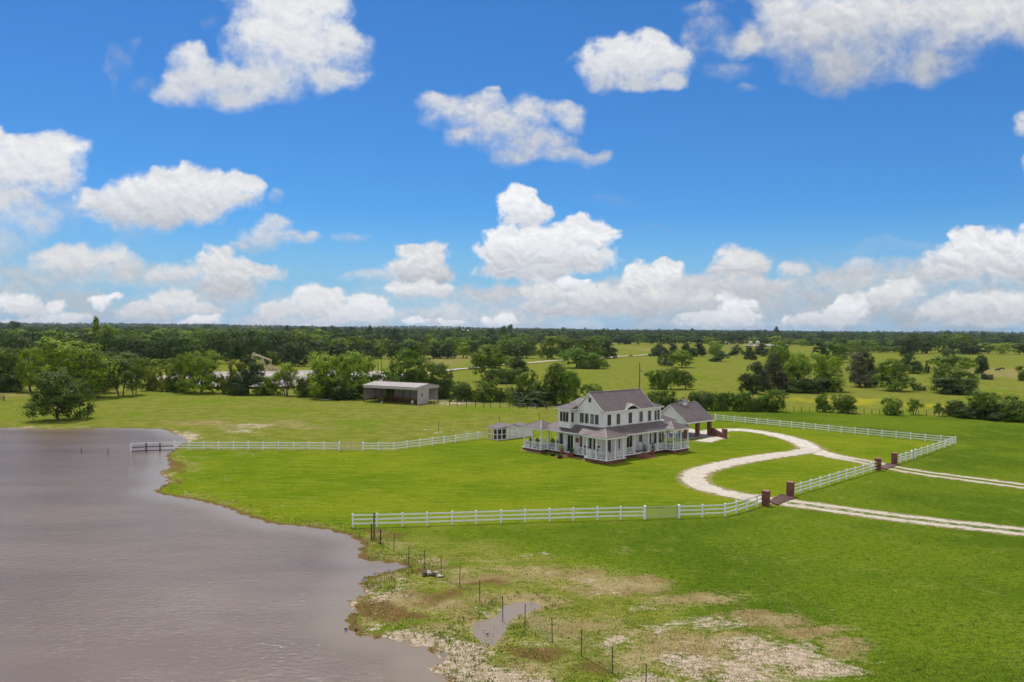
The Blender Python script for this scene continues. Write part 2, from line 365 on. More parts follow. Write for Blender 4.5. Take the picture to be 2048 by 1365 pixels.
tr=m.n('BsdfTransparent'); mx=m.n('MixShader'); m.set(mx.inputs[0],m.mth('MINIMUM',m.mth('MAXIMUM',al,0.),1.)); m.l(tr.outputs[0],mx.inputs[1]); m.l(em.outputs[0],mx.inputs[2])
MSKY=m.done(mx.outputs[0]); 
me=npmesh('sky',(D*RD).reshape(-1,3),gridfaces(len(el),len(az)),MSKY)
attr(me,'cloud',np.concatenate([ccol.reshape(-1,3),calp.reshape(-1,1)],1))
skyo=link('sky',me,kind='structure')
# ================= SHORE, ROADS (outlines surveyed from the photograph) =================
ZW=-.15
SH=[(-700,857),(0,857),(100,859),(200,857),(318,859),(345,867),(372,880),(366,886),(350,897),(341,902),(329,912),(336,922),(333,936),(320,946),(331,960),(326,970),(306,984),
 (330,991),(375,998),(420,1008),(455,1018),(480,1029),(515,1040),(545,1049),(590,1053),(630,1057),(665,1064),(695,1073),(716,1082),(724,1090),(714,1104),(722,1118),(740,1124),(775,1127),(812,1131),
 (786,1140),(752,1148),(728,1156),(716,1166),(728,1180),(712,1196),(692,1201),(706,1216),(690,1236),(698,1256),(722,1275),(760,1279),(775,1283),(800,1284),(850,1300),(884,1318),(888,1328),(862,1336),(852,1342),(878,1352),(905,1372),(935,1420),(1000,1600),(-2500,1600)]
POND=spline(poly(SH,ZW),1.0,True)
PUD=spline(poly([(1008,1214),(1030,1207),(1062,1206),(1085,1212),(1060,1222),(1034,1232),(1016,1246),(1010,1262),(985,1290),(962,1284),(945,1262),(952,1246),(985,1238),(1000,1226)],ZW),.6,True)
ROADS=[ # (picture points, width m, two-track 0..1)
 ([(1385,872),(1412,866),(1440,861),(1480,860),(1530,866),(1575,876),(1604,886),(1622,898),(1640,906),(1680,915),(1735,925),(1790,937),(1850,947),(1950,960),(2048,973),(2400,1020)],4.2,(.0,1.)),
 ([(1628,897),(1600,905),(1560,910),(1500,919),(1440,931),(1405,941),(1388,951),(1388,962),(1404,973),(1440,984),(1490,994),(1540,1001),(1610,1010),(1700,1023),(1800,1036),(1900,1048),(2048,1064),(2500,1116)],4.0,(.35,.8)),
 ([(1405,884),(1440,872),(1400,866),(1380,861),(1350,856)],3.2,(.2,.2)),
 ([(800,757),(860,748),(905,741),(950,737),(1000,731),(1060,727),(1115,722),(1190,719),(1240,714),(1290,711),(1345,706)],4.5,(.0,.0))]
RC=[spline([at(*p) for p in r[0]],1.5) for r in ROADS]
# ================= GROUND =================
def proj(X,Y,Z=0.):
    c,s=math.cos(PITCH),math.sin(PITCH); z=Z-H; yc=Y*c-z*s; zc=Y*s+z*c; yc=np.maximum(yc,1e-3)
    u=X/yc*F; v=-zc/yc*F; c,s=math.cos(ROLL),math.sin(ROLL)
    return 1024+u*c-v*s,682.5+u*s+v*c
def hillz(X,Y):
    r=np.hypot(X,Y); a=np.arctan2(X,Y)
    base=15-13*np.clip((a+.25)/.8,-.6,1)+14*gnoise(X/1300.,Y/1300.)+4*gnoise(X/400.,Y/400.)
    return sm(3800,6200,r)*np.clip(base,0,30)
vv=np.concatenate([np.arange(1520,700,-2.6),np.arange(700,664,-1.2)])-657.
rad=np.concatenate([[0.5,8,16,22,28],F*H/vv,[4600,5200,5800,6500,7200,8200,9500,11500,14500]])
rad=np.unique(rad); azg=front(R_(-36),R_(36),R_(.1),R_(4))
AG,RG=np.meshgrid(azg,rad); GX,GY=RG*np.sin(AG),RG*np.cos(AG)
U,V=proj(GX,GY); frontm=(np.abs(AG)<R_(60))
ds=sdf(POND,GX,GY); dp=sdf(PUD,GX,GY)
near=(RG<400)
droad=np.full(GX.shape,99.)
for c_,r_ in zip(RC,ROADS):
    bb=near|(c_[:,1].max()>400)
    droad=np.minimum(droad,np.where(bb,dline(c_[::2],GX,GY,False)-r_[1]/2,99))
UW=U+fbm(GX/3.2,GY/3.2,4)*46*np.clip(120/RG,.35,1.6)+fbm(GX/11+7,GY/11,3)*50; VW=V+fbm(GX/3+9,GY/3,4)*17*np.clip(70/RG,.25,1.2)+fbm(GX/11,GY/11+5,3)*22*np.clip(80/RG,.1,1.3)
def ell(L,soft=1.):
    f=np.zeros(GX.shape)
    for x,y,rx,ry,a in L:
        q=((UW-x)/rx)**2+((VW-y)/ry)**2
        f=np.maximum(f,a*np.exp(-q*.9/soft)*(q<9))
    return f*frontm
LAWN=poly([(300,986),(352,902),(680,902),(790,902),(972,876),(1060,858),(1200,845),(1340,838),(1430,842),(1911,889),(1756,941),(1531,1012),(1450,1034),(705,1058),(500,1036)])
OUT=poly([(1340,830),(1200,826),(1120,822),(1400,808),(1560,822),(1700,829),(1900,835),(2500,850),(2600,1500),(1700,1420),(1500,1270),(1200,1140),(1000,1080),(700,1060),(1450,1034),(1911,889),(1430,842)])
dl=sdf(LAWN,GX,GY); do=sdf(OUT,GX,GY)
wob=fbm(GX/6,GY/6,3)*1.0
lawn=sm(.6,-.6,dl+wob*.5); outer=sm(3,-3,do+wob*2)*(1-lawn)
pasture=np.clip(1-lawn-outer,0,1)
dry=ell([(1140,1150,160,18,.55),(1260,1165,110,20,.75),(1400,1195,100,22,.7),(1520,1235,90,22,.85),(1610,1265,80,22,.8),(1690,1300,60,24,.6),(870,1125,60,10,.5),
 (960,1155,90,16,.55),(1050,1195,110,20,.5),(1180,1260,120,40,.45),(1400,1300,200,50,.5),(1060,1330,90,30,.5),(900,1215,60,20,.5),(800,1095,50,14,.45),(740,1072,40,10,.6),(1250,1110,50,10,.4),
 (1000,1120,120,10,.35),(820,1195,90,30,.45),(560,1010,110,9,.35),(440,960,30,16,.4),(380,930,26,22,.5),(470,940,50,12,.3),(650,1050,70,6,.5),(400,990,60,7,.45),(350,960,20,18,.5)])
for k,(a,b,s_) in enumerate([((340,905),(320,985),12),((320,985),(480,1024),9),((480,1024),(700,1066),9)]): pass
shore=sm(5.5,.2,ds)*(ds>-1)*(.55+.0*GX)+sm(1.2,0,dp)*.5*(dp>-.5)
dry=np.maximum(dry,shore*sm(-.4,.5,fbm(GX/3,GY/3,4)+.1))
# tyre lines across the grass
trk=poly([(1478,1072),(1500,1110),(1535,1150),(1580,1190),(1650,1240)]); trk2=spline(poly([(1720,1045),(1790,1090),(1850,1150),(1930,1230),(2060,1330)]),2); dt_=np.minimum(np.abs(dline(spline(trk,2),GX,GY,False)-.9),np.abs(dline(trk2,GX,GY,False)-.9)+.9); dry=np.maximum(dry,.31*np.exp(-(dt_/.6)**2))
dry=np.maximum(dry,.55*np.exp(-np.clip(droad,0,9)**2/.5)*(droad>-.6)*(RG<400))
sand=ell([(800,1272,60,10,1.),(860,1285,60,16,1.1),(930,1322,60,22,1.1),(990,1352,90,18,1.),(880,1345,40,12,.9),(700,1180,20,30,.55),(712,1205,14,14,.8),(730,1168,26,7,.6),(750,1250,30,9,.5),
 (1560,1320,60,18,.9),(1640,1345,80,20,1.),(1480,1352,60,22,.85),(1420,1250,60,14,.5),(1500,1300,70,14,.6),(1340,1262,50,14,.5),(1370,1330,60,16,.7),(1290,1215,40,8,.4),(1190,1160,22,5,.5),(1080,1105,22,5,.55),(1130,1118,16,4,.5),
 (1600,1300,40,10,.5),(1250,1290,40,12,.45),(1320,1360,50,10,.7),(1215,1175,20,6,.5),(1100,1150,20,4,.4),(980,1225,30,12,.4),(760,1190,60,16,.45),(820,1165,40,8,.3),(1100,1280,40,8,.3),
 (378,872,26,5,1.),(392,879,14,3,1.1),(350,863,26,3,.8),(500,853,40,4,.7),(470,862,36,5,.6),(560,845,40,3,.45),(440,852,30,3,.4),(100,857,90,2.5,.5),(250,856,40,2.5,.6),(930,804,36,3,1.),(1150,812,30,3,.6),(885,805,14,2,.8),
 (330,945,10,20,.5),(1455,984,8,2,.3),(400,915,60,6,.3),(490,905,30,12,.28),(940,864,30,3,.4),(876,861,16,3,.6),(160,852,60,2,.4)])
brown=ell([(770,1215,50,22,1.),(720,1225,30,16,.8),(800,1230,50,14,.8),(860,1140,60,10,.6),(950,1165,60,10,.6),(1020,1190,50,10,.4),(880,1190,90,22,.6),(1090,1300,70,18,.75),(1200,1335,80,16,.6),(1000,1280,30,14,.5),(780,1080,40,7,.6),(735,1068,26,7,.8),
 (905,1120,40,5,.5),(1330,1170,70,10,.5),(1520,1225,60,9,.45),(345,905,18,8,.9),(352,930,20,20,.7),(345,965,16,18,.7),(400,995,60,4,.5),(450,1005,60,5,.5),(620,1045,60,5,.5),(480,925,36,14,.3),(1000,1060,200,4,.1),(830,1235,60,8,.5)])
brown=np.maximum(brown,sm(1.6,.2,ds)*(ds>-.6)*.75)
FAR=[(560,850,200,12,.5),(420,848,120,10,.6),(1000,845,120,12,.35),(700,805,300,4,.35),(900,812,200,5,.5),(1080,820,60,6,.4),(300,835,200,6,.3)]
dry=np.maximum(dry,ell(FAR))
flower=ell([(1700,801,110,5,.9),(1600,799,60,5,.6),(1840,812,60,4,.9),(1990,817,40,4,.7),(1730,808,60,4,.7),(1300,793,60,6,.35),(1900,812,70,4,.5),(1560,800,60,5,.5),(1090,700,30,6,.5)])
pat=(RG>250)*sm(-.1,.6,fbm(GX/90,GY/240+3,4)+.1)
dry=np.maximum(dry,pat*.52*(1-sm(2500,4000,RG)))
woodf=sm(1300,2200,RG)*(1-sm(.2,.5,gnoise(GX/500+3,GY/900)))
z=.05*fbm(GX/2.2,GY/2.2,4)*np.clip(dry+brown+sand,0,1)+.03*fbm(GX/1.1,GY/1.1,3)*outer
z=z*np.clip(droad/1.5,0,1)*(RG<220)
hd=dline(np.array([(13.6,113.5),(27,126)]),GX,GY,False); z=z*np.clip((hd-22)/4,0,1)
z=z+np.where(RG>170,fbm(GX/120,GY/120,3)*.8*sm(230,420,RG)*(1-sm(1500,3000,RG)),0)
shz=np.where(ds>0,-.15+.15*sm(0,3.2,ds)+.035*fbm(GX/.9,GY/.9,3)*sm(4,.5,ds),-.15-.1*np.minimum(-ds,12)+.03*fbm(GX/.9,GY/.9,3))
z=np.where(ds<3.2,shz+z*sm(0,3.2,ds),z)
pz=np.where(dp>0,-.15+.15*sm(0,2.0,dp),-.155-.1*np.minimum(-dp,1.5)+.02*fbm(GX/.5,GY/.5,3))
z=np.where((dp<2.0)&(ds>1),pz+.6*z*sm(0,2,dp),z)
z=z+hillz(GX,GY)
bottom=ell([(1000,1220,300,110,.30),(1400,1330,330,80,.34),(850,1200,170,90,.3)])*(ds>1)*(dl>2); dry=dry+bottom*(.7+1.2*fbm(GX/2.5+3,GY/2.5,4)); sand=sand*1.05+bottom*np.clip(1.6*fbm(GX/1.9,GY/1.9+4,4)+.35,0,1.2); brown=brown+bottom*np.clip(1.5*fbm(GX/3.4+8,GY/3.4,4),0,1)
A=np.stack([pasture,outer,dry,sand],-1); B=np.stack([brown,flower,woodf,sm(250,900,RG)],-1)
m=N('grassland'); P_=m.coord('World')
a_=m.n('Attribute',attribute_name='cover'); b_=m.n('Attribute',attribute_name='cover2')
sa=m.n('SeparateColor'); m.l(a_.outputs['Color'],sa.inputs[0]); sb=m.n('SeparateColor'); m.l(b_.outputs['Color'],sb.inputs[0])
past,outr,dry_,san=sa.outputs[0],sa.outputs[1],sa.outputs[2],a_.outputs['Alpha']
brw,flo,woo,farr=sb.outputs[0],sb.outputs[1],sb.outputs[2],b_.outputs['Alpha']
n_big=m.noise(P_,.045,4,.6); n_mid=m.noise(P_,.32,5,.62); n_med=m.noise(m.map(P_,(1,1.6,1)),1.6,5,.65); n_fine=m.noise(m.map(P_,(1.,.55,1)),9.,4,.7); n_str=m.noise(m.map(P_,(.5,2.6,1),(0,0,.25)),.5,5,.65)
lawnc=m.mix(m.ramp(n_big,.35,.65),(.100,.163,.006),(.170,.208,.010))
lawnc=m.mix(m.mth('MULTIPLY',m.ramp(n_str,.42,.72),.75),lawnc,(.218,.238,.028)); lawnc=m.mix(m.mth('MULTIPLY',m.ramp(n_mid,.5,.25),.5),lawnc,(.070,.112,.008))
outc=m.mix(m.ramp(n_big,.40,.60),(.076,.124,.009),(.115,.163,.011)); outc=m.mix(m.mth('MULTIPLY',m.ramp(n_mid,.5,.72),.8),outc,(.148,.184,.024)); outc=m.mix(m.mth('MULTIPLY',m.ramp(n_med,.5,.28),.7),outc,(.050,.098,.007))
pasc=m.mix(m.ramp(n_mid,.35,.65),(.125,.160,.016),(.200,.205,.036)); pasc=m.mix(m.mth('MULTIPLY',m.ramp(n_str,.45,.7),.6),pasc,(.265,.235,.065)); pasc=m.mix(m.mth('MULTIPLY',m.ramp(n_med,.44,.26),.8),pasc,(.045,.095,.008))
pasc=m.mix(m.mth('MULTIPLY',m.ramp(n_big,.5,.3),.7),pasc,(.125,.185,.010))
g=m.mix(past,lawnc,pasc); g=m.mix(outr,g,outc)
g=m.mix(1.,g,m.ramp(n_fine,.25,.75,.50,1.48),'MULTIPLY'); g=m.mix(1.,g,m.ramp(n_med,.3,.7,.84,1.16),'MULTIPLY')
def cover(mask,n,k=1.1,w=.13): return m.ramp(m.mth('MULTIPLY_ADD',m.mth('SUBTRACT',n,.5),k,mask),.5-w,.5+w)
nmix=m.mth('ADD',m.mth('MULTIPLY',n_med,.55),m.mth('MULTIPLY',n_fine,.45))
drc=m.mix(m.ramp(n_mid,.35,.65),(.27,.185,.085),(.36,.28,.14)); drc=m.mix(1.,drc,m.ramp(n_fine,.25,.75,.68,1.3),'MULTIPLY')
g=m.mix(m.mth('MULTIPLY',cover(dry_,nmix,1.5,.2),.85),g,drc)
brc=m.mix(m.ramp(n_fine,.3,.7),(.085,.048,.018),(.215,.120,.050)); g=m.mix(m.mth('MULTIPLY',cover(brw,nmix,1.6,.2),.85),g,brc)
sac=m.mix(m.ramp(n_med,.3,.7),(.34,.245,.155),(.60,.485,.37)); sac=m.mix(1.,sac,m.ramp(n_fine,.25,.7,.7,1.12),'MULTIPLY')
g=m.mix(m.mth('MULTIPLY',cover(san,nmix,2.1,.24),.92),g,sac)
g=m.mix(m.mth('MULTIPLY',cover(flo,m.noise(m.map(P_,(.4,1,1)),.9,5,.75),2.6,.16),.62),g,(.40,.34,.025))
g=m.mix(m.mth('MULTIPLY',woo,.75),g,(.035,.055,.018))
bh=m.mth('ADD',m.mth('MULTIPLY',n_med,.6),m.mth('MULTIPLY',n_fine,.5))
MG=m.done(m.bsdf(g,.92,0,m.bump(bh,.85,.16),.0))
me=npmesh('ground',np.stack([GX,GY,z],-1).reshape(-1,3),gridfaces(len(rad),len(azg))[:,::-1],MG,True)
attr(me,'cover',A); attr(me,'cover2',B)
link('ground',me,kind='structure')
_zi=dict()
def gz(x,y):
    if x*x+y*y>3500**2: return float(hillz(np.array(x),np.array(y)))
    d=float(sdf(POND,np.array([x]),np.array([y]))[0]) if y<200 else 99
    return -.15-.1*min(-d,12) if d<0 else (-.15+.15*float(sm(0,3.2,d)) if d<3.2 else 0.)
# ================= WATER =================
gx=np.arange(-135,30,.6); gy=np.arange(30,165,.6); WX,WY=np.meshgrid(gx,gy)
wd=np.minimum(sdf(POND,WX,WY),sdf(PUD,WX,WY)+.0)
fc=gridfaces(len(gy),len(gx)); inn=(wd.ravel()[fc]<2.6).any(1); fc=fc[inn]
used=np.unique(fc); mp=np.zeros(WX.size,int); mp[used]=np.arange(len(used))
WV=np.stack([WX.ravel(),WY.ravel(),np.full(WX.size,ZW)],1)[used]
m=N('muddy water'); P_=m.coord('World'); at_=m.n('Attribute',attribute_name='depth')
sp=m.n('SeparateColor'); m.l(at_.outputs['Color'],sp.inputs[0]); shal=sp.outputs[0]
rp=m.map(P_,(1.,1.9,1),(0,0,.35)); n1=m.noise(rp,1.5,3,.55,.3); n2=m.noise(m.map(P_,(1.2,2.6,1),(0,0,.2)),4.2,3,.6); n0=m.noise(P_,.035,3,.5); nl=m.noise(m.map(P_,(.3,1.,1)),.12,3,.6)
calm=m.mth('MULTIPLY',m.ramp(n0,.34,.5,.45,1.),m.ramp(shal,.9,.25,.25,1.))
hh=m.mth('MULTIPLY',m.mth('ADD',m.mth('MULTIPLY',n1,1.),m.mth('MULTIPLY',n2,.45)),calm)
wc=m.mix(m.ramp(nl,.3,.7),(.162,.108,.070),(.208,.146,.098)); wc=m.mix(m.ramp(shal,.2,1.),wc,(.27,.205,.125))
MWAT=m.done(m.bsdf(wc,.19,0,m.bump(hh,.9,.12),.5))
me=npmesh('pond_water',WV,mp[fc],MWAT)
shv=np.clip(sm(-7,0,wd.ravel()[used])*.8+.0,0,1)
cxp,cyp=proj(WV[:,0],WV[:,1]); shv=np.maximum(shv,.9*np.exp(-((cxp-830)/90)**2-((cyp-1320)/45)**2)); shv=np.maximum(shv,.8*(sdf(PUD,WV[:,0],WV[:,1])<3))
attr(me,'depth',np.stack([shv,shv,shv,np.ones_like(shv)],1))
link('pond_water',me,kind='structure')
# ================= GRAVEL DRIVES =================
m=N('white limestone gravel'); P_=m.coord('World'); at_=m.n('Attribute',attribute_name='road')
sp=m.n('SeparateColor'); m.l(at_.outputs['Color'],sp.inputs[0]); edge,trk_,_=sp.outputs
n1=m.noise(P_,.9,5,.65); n2=m.noise(P_,5.,4,.7); n3=m.noise(m.map(P_,(1,1,1)),.25,3,.5)
c=m.mix(m.ramp(n1,.3,.7),(.48,.41,.32),(.70,.64,.55)); c=m.mix(1.,c,m.ramp(n2,.25,.7,.75,1.1),'MULTIPLY')
c=m.mix(m.mth('MULTIPLY',m.ramp(edge,.5,.95),.8),c,(.45,.37,.20)); c=m.mix(m.mth('MULTIPLY',m.ramp(n1,.56,.7),m.ramp(trk_,.0,.5)),c,(.22,.19,.13))
cov=m.mth('SUBTRACT',m.mth('SUBTRACT',1.06,edge),m.mth('MULTIPLY',trk_,m.ramp(edge,.42,.12)))
cov=m.ramp(m.mth('MULTIPLY_ADD',m.mth('SUBTRACT',m.mth('ADD',m.mth('MULTIPLY',n1,.6),m.mth('MULTIPLY',n2,.4)),.5),2.1,cov),.10,.42)
c=m.mix(m.mth('MULTIPLY',trk_,.6),c,(.40,.335,.215)); bs=m.bsdf(c,.9,0,m.bump(n2,.5,.03),.2); tr=m.n('BsdfTransparent'); mx=m.n('MixShader'); m.l(cov,mx.inputs[0]); m.l(tr.outputs[0],mx.inputs[1]); m.l(bs,mx.inputs[2])
MGR=m.done(mx.outputs[0])
for k,(c_,(pts,wd_,tt)) in enumerate(zip(RC,ROADS)):
    t=np.gradient(c_,axis=0); t/=np.hypot(t[:,0],t[:,1])[:,None]; nn=np.stack([-t[:,1],t[:,0]],1)
    q=np.linspace(-1,1,13); s_=np.linspace(0,1,len(c_))
    hw=wd_/2*1.12*(1+.12*gnoise(np.arange(len(c_))/9.,np.zeros(len(c_))+k*3.3))
    XY=c_[:,None,:]+nn[:,None,:]*q[None,:,None]*hw[:,None,None]
    zz=np.full(XY.shape[:2],.012+.005*k)
    if k==3: zz[:]=.35
    e=np.abs(q)[None,:]*np.ones(len(c_))[:,None]; tv=(tt[0]+(tt[1]-tt[0])*sm(.45,.6,s_))[:,None]*np.ones(13)[None,:]
    me=npmesh('gravel_drive' if k<3 else 'gravel_road',np.concatenate([XY,zz[...,None]],-1).reshape(-1,3),gridfaces(len(c_),13),MGR)
    attr(me,'road',np.stack([e,tv,e,np.ones_like(e)],-1)); link(me.name,me,kind='structure')
# pale caliche pad round the far oil pump
def pad(name,pts,z,m_):
    Pp=spline(poly(pts),8,True); c=Pp.mean(0); V=[(*c,z)];A_=[(0,0,0,1)]
    for k in (.5,.8,1.): 
        for p in Pp: V.append((*(c+(p-c)*k),z)); A_.append((max(0,(k-.5)*1.6),0,0,1))
    n=len(Pp);Fq=[(0,0,0)]; Fq=[(0,1+i,1+(i+1)%n) for i in range(n)]
    for j in range(2):
        for i in range(n): a=1+j*n+i;b=1+j*n+(i+1)%n; Fq+= [(a,a+n,b+n),(a,b+n,b)]
    me=npmesh(name,V,Fq,m_); attr(me,'road',A_); return link(name,me,kind='structure')
MPAD=plain('caliche ground',(.40,.345,.29),.95,var=.25,scale=.05)
pad('caliche_pad',[(318,757),(400,748),(560,744),(700,745),(790,748),(800,762),(640,775),(420,778),(330,772)],.62,MPAD)
pad('caliche_pad',[(1490,692),(1540,690),(1575,691),(1560,693.6),(1500,694)],.9,MPAD)
# ================= BUILDING MATERIALS =================
def siding(name,c,axis='x',pitch=.4,groove=.8):
    m=N(name); v=m.coord(); n=m.noise(v,1.2,4); c2=m.mix(1.,c,m.ramp(n,.3,.7,.92,1.03),'MULTIPLY')
    return m.done(m.bsdf(c2,.55,0,m.bump(m.noise(v,9,3),.06,.01),.35))
M_WHITE=siding('white painted siding',(.86,.79,.80)); M_TRIM=plain('white trim paint',(.88,.82,.82),.5,var=.05)
M_GLASS=(lambda m: m.done(m.bsdf(m.mix(m.ramp(m.noise(m.coord(),1.5,3),.3,.7),(.008,.010,.012),(.035,.040,.042)),.09,0,None,.5)))(N('dark window glass'))
M_SASH=plain('dark window sash',(.05,.05,.055),.5); M_DARK=plain('painted shade black',(.012,.011,.011),.9)  # last one: near-black colour that stands in for shade
def metalroof(name,c,v=.12,rough=.42):
    m=N(name); p=m.coord(); n=m.noise(p,.7,4,.6); n2=m.noise(m.map(p,(1,1,.3)),6,3)
    c2=m.mix(1.,c,m.ramp(n,.3,.7,1-v,1+v),'MULTIPLY'); return m.done(m.bsdf(c2,m.ramp(n2,.3,.7,rough-.06,rough+.1),.25,m.bump(n,.05,.01),.5))
M_ROOF=metalroof('brown-grey standing seam metal',(.155,.120,.116)); M_SEAM=metalroof('seam ribs',(.26,.21,.20)); M_RIDGE=metalroof('ridge cap metal',(.30,.25,.24))
M_GALV=metalroof('pale galvanised sheet',(.46,.405,.39),.06,.5); M_GWALL=metalroof('beige metal wall sheet',(.52,.47,.44),.05,.55)
def brick(name,a=(.24,.075,.052),b=(.155,.050,.038),s=1.):
    m=N(name); v=m.coord(); sx=m.n('SeparateXYZ'); m.l(v,sx.inputs[0]); cb=m.n('CombineXYZ')
    m.l(m.mth('ADD',sx.outputs[0],sx.outputs[1]),cb.inputs[0]); m.l(sx.outputs[2],cb.inputs[1])
    t=m.n('TexBrick'); m.l(cb.outputs[0],t.inputs['Vector']); t.inputs['Scale'].default_value=1.; t.inputs['Brick Width'].default_value=.22; t.inputs['Row Height'].default_value=.075
    t.inputs['Mortar Size'].default_value=.006; t.inputs['Color1'].default_value=(*a,1); t.inputs['Color2'].default_value=(*b,1); t.inputs['Mortar'].default_value=(.25,.20,.17,1); t.inputs['Bias'].default_value=0
    c=m.mix(1.,t.outputs[0],m.ramp(m.noise(v,1.6,4),.3,.7,.7,1.2),'MULTIPLY')
    return m.done(m.bsdf(c,.85,0,m.bump(t.outputs['Fac'],-.4,.01),.2))
M_BRICK=brick('red brick'); M_PAVE=brick('brick paving',(.36,.13,.085),(.26,.09,.06))
M_FLOOR=plain('grey painted porch boards',(.20,.21,.22),.6); M_CONC=plain('concrete slab',(.32,.30,.30),.85,var=.15,scale=.8)
M_PVC=plain('white vinyl fence',(.90,.86,.86),.4,var=.05,scale=.7,spec=.5); M_WIRE=plain('galvanised wire',(.22,.21,.20),.5,.3)
M_TPOST=plain('dark green steel post',(.045,.040,.032),.7); M_RUST=plain('rusty pipe',(.11,.045,.028),.75); M_RED=plain('red painted pipe',(.20,.025,.02),.55)
M_WOOD=plain('dark weathered wood',(.085,.065,.05),.85); M_POLE=plain('utility pole wood',(.10,.085,.07),.9); M_CREAM=plain('sand coloured pump paint',(.52,.43,.27),.5)
M_TERRA=plain('terracotta',(.28,.09,.045),.8); M_PLANT=plain('potted leaves',(.06,.13,.02),.7,var=.4,scale=14); M_PYEL=plain('yellow green leaves',(.30,.33,.04),.7,var=.4,scale=14)
M_FLOW=plain('pale flowers',(.62,.50,.48),.7); M_BFURN=plain('dark brown furniture',(.05,.028,.02),.5); M_LIME=plain('lime green plastic',(.36,.42,.06),.4)
M_STONE=plain('pale stone',(.50,.46,.42),.9,var=.3); M_DSTONE=plain('dark stone',(.09,.075,.06),.9,var=.3); M_COAT=plain('dark brown hide',(.028,.018,.013),.8,var=.3); M_EDGE=plain('tan limestone edging',(.55,.43,.24),.9,var=.25)
M_ASPH=plain('grey shingle roof',(.16,.13,.14),.8,var=.15,scale=4)
# ================= HOUSE (local frame: a along the long side, b along the gable side) =================
O=(13.63,113.47); TH=.74
def roofplane(MBs,MBr,pts,eave,th=.06,pitch=.4,rib=(.07,.06)):
    """roof slab from a planar polygon with standing seams running up the slope; eave = horizontal direction"""
    P=[Vector(p) for p in pts]; n=Vector((0,0,0))
    for i in range(len(P)): a,b=P[i],P[(i+1)%len(P)]; n+=Vector(((a.y-b.y)*(a.z+b.z),(a.z-b.z)*(a.x+b.x),(a.x-b.x)*(a.y+b.y)))
    n.normalize()
    if n.z<0: n=-n; P=P[::-1]
    MBs.prism([p-n*th for p in P],n*th)
    e=Vector(eave).normalized(); s=n.cross(e)
    if s.z<0: s=-s
    q=[((p-P[0]).dot(e),(p-P[0]).dot(s)) for p in P]; u0=min(a for a,_ in q); u1=max(a for a,_ in q)
    u=u0+pitch*.5
    while u<u1:
        hits=[]
        for i in range(len(q)):
            (a0,b0),(a1,b1)=q[i],q[(i+1)%len(q)]
            if (a0-u)*(a1-u)<0: hits.append(b0+(b1-b0)*(u-a0)/(a1-a0))
        if len(hits)>=2:
            lo,hi=min(hits),max(hits)
            if hi-lo>.15:
                A_=P[0]+e*u+s*lo+n*rib[1]*.4; B_=P[0]+e*u+s*hi+n*rib[1]*.4; MBr.bar(A_,B_,rib[0],rib[1],n)
        u+=pitch
def window(par,x,z0,z1,w,face,plane,grid=True,sashw=True,trim=.09,white_mid=False):
    """window centred at x on a wall: face 'b' -> plane b=const looking -b ; face 'a' -> plane a=const looking -a"""
    def bx(mb,u0,u1,d0,d1,a,b):
        if face=='b': mb.box(u0,u1,plane-d1,plane-d0,a,b)
        else: mb.box(plane-d1,plane-d0,u0,u1,a,b)
    fr=MB(); bx(fr,x-w/2-trim,x-w/2,0,.06,z0-trim,z1+trim); bx(fr,x+w/2,x+w/2+trim,0,.06,z0-trim,z1+trim); bx(fr,x-w/2,x+w/2,0,.055,z1,z1+trim); bx(fr,x-w/2-.0,x+w/2,0,.09,z0-trim,z0)
    wn=fr.build('window',M_TRIM,par)
    g=MB(); bx(g,x-w/2,x+w/2,.004,.02,z0,z1); g.build('pane',M_GLASS,wn)
    s=MB(); zm=(z0+z1)/2
    bx(s,x-w/2,x+w/2,.021,.045,zm-.03,zm+.03); bx(s,x-w/2,x-w/2+.04,.021,.04,z0,z1); bx(s,x+w/2-.04,x+w/2,.021,.04,z0,z1); 
    if grid:
        bx(s,x-.012,x+.012,.021,.032,z0,z1); 
        for k in (.25,.75): bx(s,x-w/2+.04,x+w/2-.04,.021,.032,z0+(z1-z0)*k-.012,z0+(z1-z0)*k+.012)
    s.build('sash',M_TRIM if white_mid else M_SASH,wn)
    return wn
house=thing('farmhouse','white two-storey farmhouse with brown metal roofs and a wrap-around porch on the lawn','house',(O[0],O[1],0),TH)
hs_=house
# masonry base and porch floor
fl=MB(); br=MB()
for (a0,a1,b0,b1) in [(-.12,4.15,-.12,4.15),(1.32,2.95,4.15,13.32),(-.12,4.15,13.32,17.45),(4.15,15.75,1.32,3.3),(15.75,20.0,-.12,4.15),(2.95,8,12.2,13.32),(17.6,20,4.15,9)]:
    fl.box(a0,a1,b0,b1,.50,.65); br.box(a0+.07,a1-.07,b0+.07,b1-.07,-.4,.498)
br.box(1.39,2.9,4.0,13.4,-.4,.497); br.box(4.0,15.9,1.39,3.2,-.4,.497)
br.build('brick_base',M_BRICK,hs_); 
fl.build('porch_floor',M_FLOOR,hs_)
te=MB()   # white edge board of the porch floor
def edge(p,q):
    te.bar((p[0],p[1],.575),(q[0],q[1],.575),.05,.17)
for p,q in [((-.15,-.15),(4.18,-.15)),((4.18,-.15),(4.18,1.3)),((4.18,1.29),(15.72,1.29)),((15.72,1.29),(15.72,-.15)),((15.72,-.15),(20.03,-.15)),((20.03,-.15),(20.03,4.1)),
            ((-.15,-.15),(-.15,4.18)),((-.15,4.18),(1.3,4.18)),((1.29,4.18),(1.29,13.29)),((1.29,13.29),(-.15,13.29)),((-.15,13.29),(-.15,17.48)),((-.15,17.48),(4.1,17.48))]: edge(p,q)
te.build('porch_edge',M_TRIM,hs_)
ed=MB(); rs=random.Random(3)
